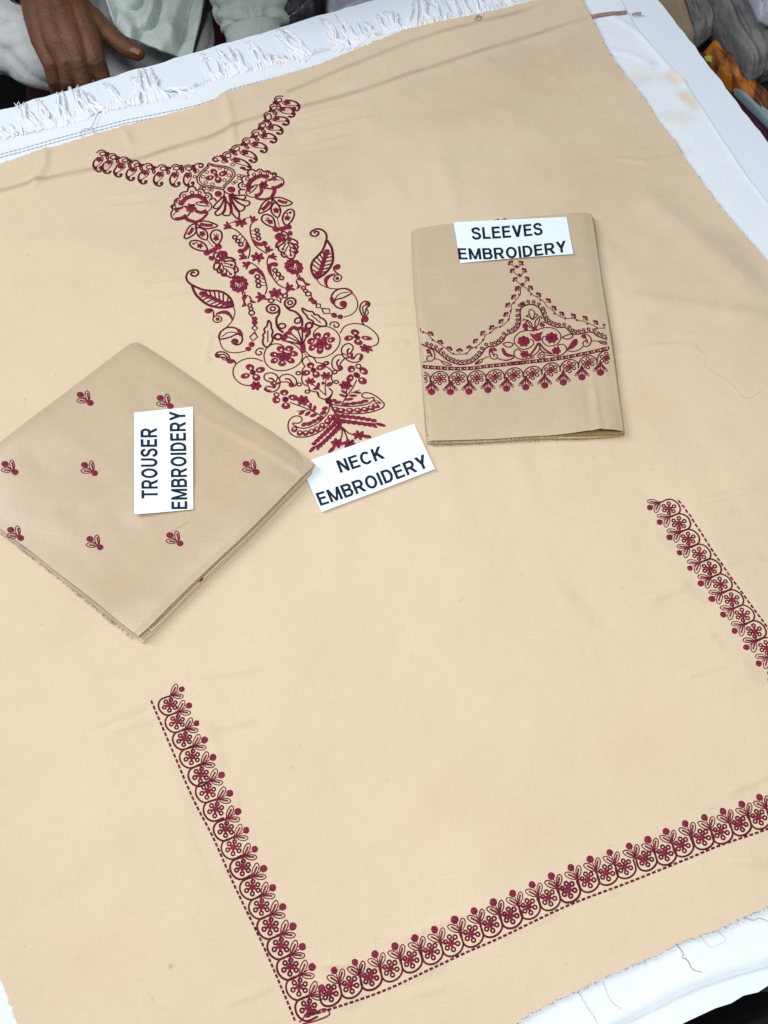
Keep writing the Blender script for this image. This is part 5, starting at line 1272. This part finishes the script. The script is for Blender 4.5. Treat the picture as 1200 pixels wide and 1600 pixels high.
def label_sheet(label, corners_px, zb, hfun, lines, bow=None):
    c = [P3(x, y, zb) for x, y in corners_px]
    cen_ = sum(c) / 4
    nu, nv = 34, 16
    u, w_ = np.meshgrid(np.linspace(0, 1, nu), np.linspace(0, 1, nv), indexing='ij')
    P = bil(c, u, w_)
    if bow is not None: P = P + bow(u, w_, c)
    P[..., 2] = zb + hfun(u, w_)
    o = mk('paper_label', P.reshape(-1, 3), grid_faces(nu, nv), 'paper', origin=(cen_[0], cen_[1], zb))
    tag(o, label, 'label', 'printed paper labels')
    sm_ = o.modifiers.new('thickness', 'SOLIDIFY'); sm_.thickness = 0.00022; sm_.offset = -1; crisp(o)
    cb = [q[:2] for q in c]
    for txt, A0, Mid, B0, C0 in lines:
        vs, fs = lettering(txt)
        x = vs[:, 0] / vs[:, 0].max(); y = vs[:, 1]
        A0, Mid, B0, C0 = [np.array(q, float) for q in (A0, Mid, B0, C0)]
        bl = ((1 - x) ** 2)[:, None] * A0 + (2 * x * (1 - x))[:, None] * (2 * Mid - 0.5 * (A0 + B0)) + (x ** 2)[:, None] * B0
        px = bl + y[:, None] * (C0 - A0)
        q = unp(px, zb + 0.001)
        for _ in range(2):
            st_ = np.clip(inv_bilin(q, (cb[0], cb[1], cb[2], cb[3])), 0, 1)
            z = zb + hfun(st_[:, 0], st_[:, 1]) + 0.00018
            q = unp(px, z)
        mk('lettering', q, fs, 'ink', o, smooth=False)
    return o
label_sheet('white paper label reading SLEEVES EMBROIDERY lying on the folded sleeve piece', [(708.6, 346.4), (885, 339.5), (895.5, 398.6), (719.4, 410.6)], ZV + SV + 0.0006,
            lambda u, w: -0.0016 * (1 - u) + 0.0008 + 0.0022 * np.clip(w - 0.4, 0, 1) ** 2 * (0.3 + u) + 0.0010 * np.sin(np.pi * u) * w,
            [('SLEEVES', (738, 374.2), (794, 371.4), (848.4, 366.5), (736, 355.6)), ('EMBROIDERY', (717, 405.2), (802, 403.2), (886, 393.3), (714.8, 387.6))])
label_sheet('white paper label reading NECK EMBROIDERY at the foot of the neck embroidery', [(469, 725), (647, 663), (679.4, 735), (502, 800.6)], top_of([(475, 670), (675, 795)], ZS) + 0.0004,
            lambda u, w: 0.0003 + 0.0050 * np.clip(u - 0.35, 0, 1) ** 2 * (0.25 + w) + 0.0006 * np.sin(np.pi * u),
            [('NECK', (532, 739), (567, 728), (602, 715.5), (524.5, 720)), ('EMBROIDERY', (501, 790.5), (586, 762), (671, 729), (492.5, 771))])
label_sheet('white paper label reading TROUSER EMBROIDERY lying on the folded trouser bundle', [(210.8, 806.2), (210, 645.2), (301.6, 635.8), (302, 795.8)], ZB + TT + 0.0012,
            lambda u, w: 0.0004 + 0.0026 * (1 - w) ** 2 * (1.2 - u) + 0.0006 * np.exp(-((w - 0.5) / 0.03) ** 2) + 0.0010 * np.sin(np.pi * u) * w,
            [('TROUSER', (246.7, 778.6), (246, 724), (245, 668.4), (221, 778.8)), ('EMBROIDERY', (292.8, 795.2), (291.5, 719), (289.5, 642.4), (267.8, 795.6))])

# ------------------------------------------------------------------ loose threads
def loose(label, px, z, zf, mat, r=0.00018, lift=0.0004, wob=0.3):
    q = thread_path(px, z, lift, zf, 3.0, wob)
    v_, f_ = tube(q, r, 5)
    o = mk('loose_thread', v_, f_, mat, origin=q[0])
    tag(o, label, 'thread', 'loose threads')
loose('thin grey thread curling on the beige fabric right of the sleeve piece', [(1082, 540), (1102, 560), (1100, 575), (1140, 600), (1165, 625), (1190, 612)], ZS, sz, 'greythread', 0.00008)
loose('brown thread hanging over the white sheet nearest the bottom of the photo', [(902, 1546), (915, 1568), (930, 1592), (936, 1604)], ZW + 0.003, None, 'fray', 0.00028, 0.0006)
loose('pinkish thread trailing from the near cut edge onto the white sheet', [(942, 1531), (948, 1550), (955, 1564), (970, 1576)], ZW + 0.003, None, 'brownthread', 0.00014, 0.0006)
loose('knotted tan thread on the white sheet below the near fabric edge', [(1056, 1474), (1068, 1490), (1066, 1496), (1074, 1500), (1082, 1514), (1098, 1520)], ZW + 0.003, None, 'brownthread', 0.00028, 0.0006)
loose('pale loop of thread on the white sheet at the lower right', [(1095, 1462), (1108, 1478), (1118, 1478), (1134, 1468), (1122, 1454)], ZW + 0.003, None, 'fray', 0.00016, 0.0006)
loose('dark brown thread at the right end of the near fabric edge', [(1160, 1433), (1178, 1438), (1186, 1434), (1200, 1440)], ZW + 0.003, None, 'brownthread', 0.00022, 0.0012)
loose('bent brown thread crossing the far fabric edge near the tassels', [(131, 220), (127, 208), (134, 202), (143, 200), (150, 186), (153, 180)], ZS, None, 'brownthread', 0.0003, 0.0012)
loose('short brown thread standing over the far fabric edge', [(143, 200), (147, 206), (151, 213)], ZS, None, 'brownthread', 0.0003, 0.0012)
loose('small tan thread loop near the far right fabric edge', [(742, 34), (746, 26), (752, 30), (748, 36), (744, 30), (754, 28)], ZS, sz, 'brownthread', 0.0005, 0.001)
loose('fine brown thread end beside the lowest right trouser sprig', [(268, 831), (282, 822), (295, 815)], ZB + TT, tz_, 'greythread', 0.00014, 0.0012)
# the pink-brown cord under the fabric comes out on the white sheet
q = thread_path([(918, 31), (940, 26), (962, 24), (978, 22)], ZW, 0.0012, lambda q: wz(q))
v, f_ = tube(q, 0.0028, 7, 0.45); o = mk('cord_end', v, f_, plain_mat('pink_brown_cord', (0.40, 0.24, 0.22), 0.8, 0.2, 0.25, 200.0, 0.6, 300.0), origin=q[0]); tag(o, 'pink brown cord end emerging from under the fabric onto the white sheet', 'cord')
q = thread_path([(988, 26), (994, 24), (1001, 24)], ZW, 0.0012, lambda q: wz(q))
v, f_ = tube(q, [0.0012, 0.0024, 0.0018, 0.0012][:len(q)] if len(q) <= 4 else 0.002, 6, 0.5); o = mk('cord_scrap', v, f_, 'brownthread', origin=q[0]); tag(o, 'tiny brown cord scrap on the white sheet at the upper right', 'cord')

# ------------------------------------------------------------------ the seated person behind the table
person = empty('person', (*P3(150, 40, 0.45)[:2], 0.0), 'person in pale grey-green clothes seated behind the table, one hand on the lap', 'person')
def blob_mesh(name, chains, mat, parent, vox=0.0022, smooth_it=6):
    """continuous surface round chains of (x, y, z, r)"""
    import bmesh
    bm = bmesh.new()
    for ch in chains:
        for (a, b_) in zip(ch[:-1], ch[1:]):
            a = np.array(a, float); b_ = np.array(b_, float)
            n = max(2, int(np.linalg.norm(b_[:3] - a[:3]) / (0.30 * min(a[3], b_[3]))))
            for k in range(n + 1):
                p = a + (b_ - a) * k / n
                bmesh.ops.create_icosphere(bm, subdivisions=2, radius=p[3], matrix=Matrix.Translation(p[:3]))
    me = bpy.data.meshes.new('tmp'); bm.to_mesh(me); bm.free()
    to = bpy.data.objects.new('tmp', me); COL.objects.link(to)
    r = to.modifiers.new('r', 'REMESH'); r.mode = 'VOXEL'; r.voxel_size = vox
    s_ = to.modifiers.new('s', 'SMOOTH'); s_.iterations = smooth_it; s_.factor = 0.5
    dg = bpy.context.evaluated_depsgraph_get(); dg.update()
    m2 = bpy.data.meshes.new_from_object(to.evaluated_get(dg))
    vs = np.empty(len(m2.vertices) * 3); m2.vertices.foreach_get('co', vs)
    fs = [tuple(p.vertices) for p in m2.polygons]
    bpy.data.objects.remove(to); bpy.data.meshes.remove(me); bpy.data.meshes.remove(m2)
    return mk(name, vs.reshape(-1, 3), fs, mat, parent)
def J(x, y, z, r): return (*P3(x, y, z), r)
zk = 0.672
hand = [
    [J(40, -110, 0.72, 0.040), J(58, -45, 0.705, 0.034), J(76, -8, 0.695, 0.029)],
    [J(60, -12, 0.692, 0.026), J(64, 24, 0.690, 0.023), J(70, 60, 0.684, 0.019), J(80, 97, zk, 0.0125)],
    [J(74, -5, 0.695, 0.026), J(82, 30, 0.696, 0.022), J(92, 66, 0.692, 0.018), J(103, 99, zk + 0.006, 0.0125)],
    [J(88, -5, 0.695, 0.025), J(102, 30, 0.696, 0.022), J(114, 66, 0.692, 0.018), J(126, 99, zk + 0.008, 0.013)],
    [J(104, -5, 0.693, 0.024), J(122, 28, 0.692, 0.021), J(138, 62, 0.688, 0.018), J(150, 96, zk + 0.006, 0.0130)],
    [J(118, 6, 0.688, 0.018), J(140, 30, 0.686, 0.016), J(152, 44, 0.684, 0.015)],
    # fingers bending down behind the table edge
    [J(80, 97, zk, 0.0120), J(84, 122, zk - 0.018, 0.0098), J(88, 142, zk - 0.045, 0.0090), J(92, 150, zk - 0.066, 0.0078)],
    [J(103, 99, zk + 0.006, 0.0125), J(106, 126, zk - 0.012, 0.0102), J(108, 148, zk - 0.044, 0.0094), J(110, 158, zk - 0.070, 0.0082)],
    [J(126, 99, zk + 0.008, 0.0128), J(131, 126, zk - 0.010, 0.0106), J(133, 148, zk - 0.042, 0.0098), J(134, 158, zk - 0.070, 0.0084)],
    [J(150, 96, zk + 0.006, 0.0128), J(159, 118, zk - 0.010, 0.0108), J(164, 140, zk - 0.040, 0.0098), J(166, 150, zk - 0.062, 0.0086)],
    # thumb leaves the side of the palm
    [J(142, 30, 0.684, 0.0170), J(162, 47, 0.680, 0.0135), J(182, 64, 0.676, 0.0125), J(200, 76, 0.672, 0.0118), J(216, 84, 0.670, 0.0092)],
    # tendons
    [J(84, 18, 0.7135, 0.0032), J(102, 96, zk + 0.0150, 0.0034)], [J(96, 14, 0.7130, 0.0034), J(126, 95, zk + 0.0175, 0.0036)], [J(108, 12, 0.7100, 0.0032), J(149, 92, zk + 0.0155, 0.0034)],
]
blob_mesh('arm', hand, 'skin', person, 0.0017, 5)
# thumb nail
c = np.array(J(212, 77.5, 0.6815, 1)[:3]); ax = nrm(P3(216, 84, 0.670) - P3(200, 76, 0.672)); up_ = np.array([0.25, 0.2, 0.95]); sd_ = nrm(np.cross(up_, ax)); up_ = np.cross(ax, sd_)
uu, ww = np.meshgrid(np.linspace(-1, 1, 9), np.linspace(-1, 1, 7), indexing='ij')
nv_ = c + (uu * 0.0068)[..., None] * ax + (ww * 0.0056 * np.sqrt(np.clip(1.15 - uu ** 2 * 0.55, 0, 1)))[..., None] * sd_ + ((-0.0020 * ww ** 2 - 0.0012 * uu ** 2) + 0.0006)[..., None] * up_
mk('thumb_nail', nv_.reshape(-1, 3), grid_faces(9, 7), 'nail', person)
# wrist watch
wc = P3(50, -32, 0.706); wa = nrm(P3(76, -8, 0.695) - P3(40, -110, 0.72))
e1 = nrm(np.cross(wa, [0, 0, 1])); e2 = np.cross(e1, wa)
watch = empty('wristwatch', wc, 'steel link wristwatch at the wrist in the upper left corner', 'watch')
for k in range(26):
    a = k * 2 * math.pi / 26
    p = wc + (e1 * math.cos(a) + e2 * math.sin(a)) * 0.0375
    v, f_ = box_v(-0.0042, 0.0042, -0.009, 0.009, -0.0014, 0.0014)
    n3 = e1 * math.cos(a) + e2 * math.sin(a); t3 = np.cross(wa, n3)
    mk('link', p + v[:, :1] * t3 + v[:, 1:2] * wa + v[:, 2:] * n3, f_, 'metal', watch, smooth=False)
# clothing: draped sheets and tubes with folds
def drape(name, path, rad, mat, folds, parent, k=72, n=90, flat=0.8, seed=0, amp=0.007):
    p = cat(path, n=n); t = np.gradient(p, axis=0); t /= np.linalg.norm(t, axis=1)[:, None]
    r = np.interp(np.linspace(0, 1, n), np.linspace(0, 1, len(rad)), rad)
    s_ = np.cross(t, [0, 0, 1.0]); s_ /= np.linalg.norm(s_, axis=1)[:, None]; u = np.cross(s_, t)
    a = np.linspace(0, 2 * np.pi, k, endpoint=False)
    I, Aa = np.meshgrid(np.linspace(0, 1, n), a, indexing='ij')
    fold = amp * (np.abs(np.sin(folds * Aa * 0.5 + 5 * vnoise(I * 4 + seed, np.cos(Aa) * 2 + 5, seed) + 3 * I)) ** 0.6 - 0.5)
    fold += amp * 0.7 * (np.abs(np.sin(I * 26 + 3 * np.sin(Aa + seed) + 4 * vnoise(I * 6, np.sin(Aa) * 2 + 9, seed + 1))) - 0.5)
    fold += amp * 0.9 * vnoise(I * 11 + seed, np.cos(Aa) * 3 + 7, seed + 2)
    R_ = r[:, None] + fold
    v_ = p[:, None] + (R_ * np.cos(Aa))[..., None] * s_[:, None] + (flat * R_ * np.sin(Aa))[..., None] * u[:, None]
    f_ = grid_faces(n, k, 0, True) + [tuple(range(k - 1, -1, -1)), tuple((n - 1) * k + i for i in range(k))]
    return mk(name, v_.reshape(-1, 3), f_, mat, parent)
# thigh reaching from the left towards the table, other thigh further right, shins below
drape('trouser_leg', [P3(-230, -40, 0.56), P3(-60, 20, 0.575), P3(90, 66, 0.585), P3(190, 96, 0.57), P3(230, 130, 0.50)], [0.085, 0.085, 0.075, 0.07, 0.06], 'suitdark', 5, person, seed=2, flat=0.7, amp=0.008)
drape('trouser_leg', [P3(190, -170, 0.57), P3(225, -60, 0.585), P3(240, 30, 0.59), P3(246, 72, 0.585), P3(250, 120, 0.50)], [0.09, 0.088, 0.08, 0.078, 0.065], 'suitdark', 5, person, seed=5, flat=0.7, amp=0.008)
# tunic panel hanging over the lap
def panel(name, corners, zs, mat, seed, amp, nu=60, nv=60, dirs=(9, 2)):
    u, w_ = np.meshgrid(np.linspace(0, 1, nu), np.linspace(0, 1, nv), indexing='ij')
    px = bil([np.array([*c, 0.0]) for c in corners], u, w_)[..., :2]
    z = (1 - u) * (1 - w_) * zs[0] + u * (1 - w_) * zs[1] + u * w_ * zs[2] + (1 - u) * w_ * zs[3]
    z = z + amp * np.abs(np.sin(u * dirs[0] + w_ * dirs[1] + 4 * vnoise(u * 3 + seed, w_ * 3, seed))) + amp * 0.8 * vnoise(u * 7, w_ * 6 + seed, seed + 1)
    P = unp(px.reshape(-1, 2), z.ravel())
    o = mk(name, P, grid_faces(nu, nv), mat, person)
    sm_ = o.modifiers.new('thickness', 'SOLIDIFY'); sm_.thickness = 0.003; sm_.offset = -1; crisp(o)
    return o
panel('tunic_panel', [(118, -140), (345, -140), (298, 96), (186, 52)], [0.690, 0.690, 0.655, 0.668], 'suit', 3, 0.014, dirs=(7, 3))
for dx in (0, 14):
    q = unp(cat([(338 + dx * 0.6, -120), (322 + dx * 0.6, -10), (304 + dx * 0.7, 40), (285 + dx, 84)], n=24), np.linspace(0.670, 0.640, 24) - dx * 0.001)
    v, f_ = tube(q, 0.0042, 8, 0.5); mk('trim_strip', v, f_, 'piping', person)
drape('sleeve', [P3(372, -150, 0.74), P3(380, -60, 0.72), P3(388, 0, 0.70), P3(396, 44, 0.685)], [0.060, 0.054, 0.047, 0.036], 'suit', 4, person, seed=9, flat=0.75, amp=0.009)
drape('cuff', [P3(393, 40, 0.686), P3(398, 60, 0.682), P3(401, 76, 0.678)], [0.036, 0.0352, 0.034], 'suit', 2, person, n=24, seed=12, flat=0.75, amp=0.0012)
drape('torso', [P3(120, -330, 0.50), P3(150, -350, 0.80), P3(160, -420, 1.05)], [0.17, 0.16, 0.17], 'suit', 5, person, seed=15, flat=0.75, amp=0.012)
# red seat cushion and dark mat in the gaps
def cushion(name, corners, z, th, mat, label, category, seed=0, amp=0.01, group=None, n=34):
    u, w_ = np.meshgrid(np.linspace(0, 1, n), np.linspace(0, 1, n), indexing='ij')
    px = bil([np.array([*c, 0.0]) for c in corners], u, w_)[..., :2]
    B_ = unp(px.reshape(-1, 2), z).reshape(n, n, 3)
    edge = np.minimum.reduce([u, 1 - u, w_, 1 - w_])
    rnd = np.sqrt(np.clip(1 - (1 - np.clip(edge / 0.16, 0, 1)) ** 2, 0, 1))
    top = B_.copy(); top[..., 2] = z - th * (1 - rnd) * 0.5 + amp * vnoise(u * 6 + seed, w_ * 6, seed) * rnd + amp * 0.6 * np.abs(np.sin(u * 7 + 6 * vnoise(u * 3, w_ * 3 + seed, seed + 3))) * rnd
    bot = B_.copy(); bot[..., 2] = z - th + th * (1 - rnd) * 0.5 - 0.0005
    v_ = np.vstack([top.reshape(-1, 3), bot.reshape(-1, 3)])
    f_ = grid_faces(n, n) + [q[::-1] for q in grid_faces(n, n, n * n)]
    ring = [i * n for i in range(n)] + [(n - 1) * n + j for j in range(1, n)] + [i * n + n - 1 for i in range(n - 2, -1, -1)] + [j for j in range(n - 2, 0, -1)]
    f_ += [(ring[i], ring[(i + 1) % len(ring)], ring[(i + 1) % len(ring)] + n * n, ring[i] + n * n) for i in range(len(ring))]
    c_ = B_.mean((0, 1))
    o = mk(name, v_, f_, mat, origin=(c_[0], c_[1], z - th)); tag(o, label, category, group)
    return o
cushion('seat_cushion', [(40, -160), (400, -190), (440, 150), (20, 210)], 0.46, 0.10, 'redcloth', 'dark red seat cushion glimpsed beside the person', 'cushion', 4, 0.008)
v, f = box_v(-0.75, 0.05, 1.05, 1.75, 0.0, 0.36)
o = mk('bench', v, f, 'black', origin=(-0.35, 1.4, 0), smooth=False); tag(o, 'black bench under the red cushion', 'bench')
cushion('plastic_bag', [(425, -60), (520, -70), (498, 24), (410, 60)], 0.66, 0.66, 'filmdark', 'shiny dark plastic-wrapped bundle behind the cuff', 'bag', 7, 0.016)
cushion('cloth_stack', [(497, -60), (640, -80), (640, 0), (490, 40)], 0.68, 0.68, 'greylight', 'pale grey wrapped cloth stack behind the far table edge', 'bag', 9, 0.008)

# ------------------------------------------------------------------ goods stacked beyond the right edge of the table
cushion('black_bundle', [(1000, -90), (1330, -120), (1420, 240), (1180, 330)], 0.585, 0.585, 'black', 'black cloth bundle under the grey packets', 'bundle', 3, 0.010)
cushion('cardboard_box', [(1000, -60), (1056, -60), (1090, 48), (1050, 62)], 0.640, 0.05, 'card', 'brown cardboard edge against the right table side', 'box', 1, 0.001)
cushion('wrapped_packet', [(1050, -70), (1092, -60), (1120, 32), (1086, 60)], 0.632, 0.042, 'grey', 'short grey wrapped packet beside the cardboard', 'packet', 2, 0.010, 'wrapped packets')
cushion('wrapped_packet', [(1076, -60), (1138, -80), (1225, 76), (1180, 98)], 0.652, 0.062, 'grey', 'long grey wrapped packet lying across the upper right', 'packet', 5, 0.012, 'wrapped packets')
cushion('wrapped_packet', [(1130, -70), (1180, -80), (1275, 50), (1215, 72)], 0.672, 0.082, 'grey', 'grey wrapped packet in the topmost right corner', 'packet', 8, 0.012, 'wrapped packets')
cushion('plastic_film', [(1150, -60), (1215, -60), (1262, 55), (1188, 22)], 0.692, 0.018, 'greylight', 'crumpled pale plastic film on the topmost right packet', 'film', 6, 0.014)
cushion('orange_cloth', [(1092, 82), (1114, 56), (1212, 158), (1196, 178)], 0.616, 0.028, 'orange', 'orange printed cloth with dark veins beside the table', 'cloth', 11, 0.008)
cushion('maroon_cloth', [(1060, 50), (1088, 66), (1235, 222), (1190, 250)], 0.602, 0.602, 'maroon', 'maroon cloth along the right table side', 'cloth', 12, 0.004)
cushion('teal_card', [(1146, 134), (1156, 138), (1230, 196), (1222, 212)], 0.616, 0.012, 'teal', 'pale teal packet strip between orange and maroon cloths', 'packet', 13, 0.003)
cushion('lime_scrap', [(1100, 87), (1114, 86), (1112, 95), (1105, 93)], 0.634, 0.004, 'lime', 'small lime green paper scrap by the orange cloth', 'scrap', 14, 0.001, n=10)
# things under the near right edge
cushion('black_bag', [(1030, 1640), (1240, 1540), (1300, 1680), (1080, 1760)], 0.40, 0.40, 'black', 'black bag on the floor below the near table edge', 'bag', 15, 0.02)
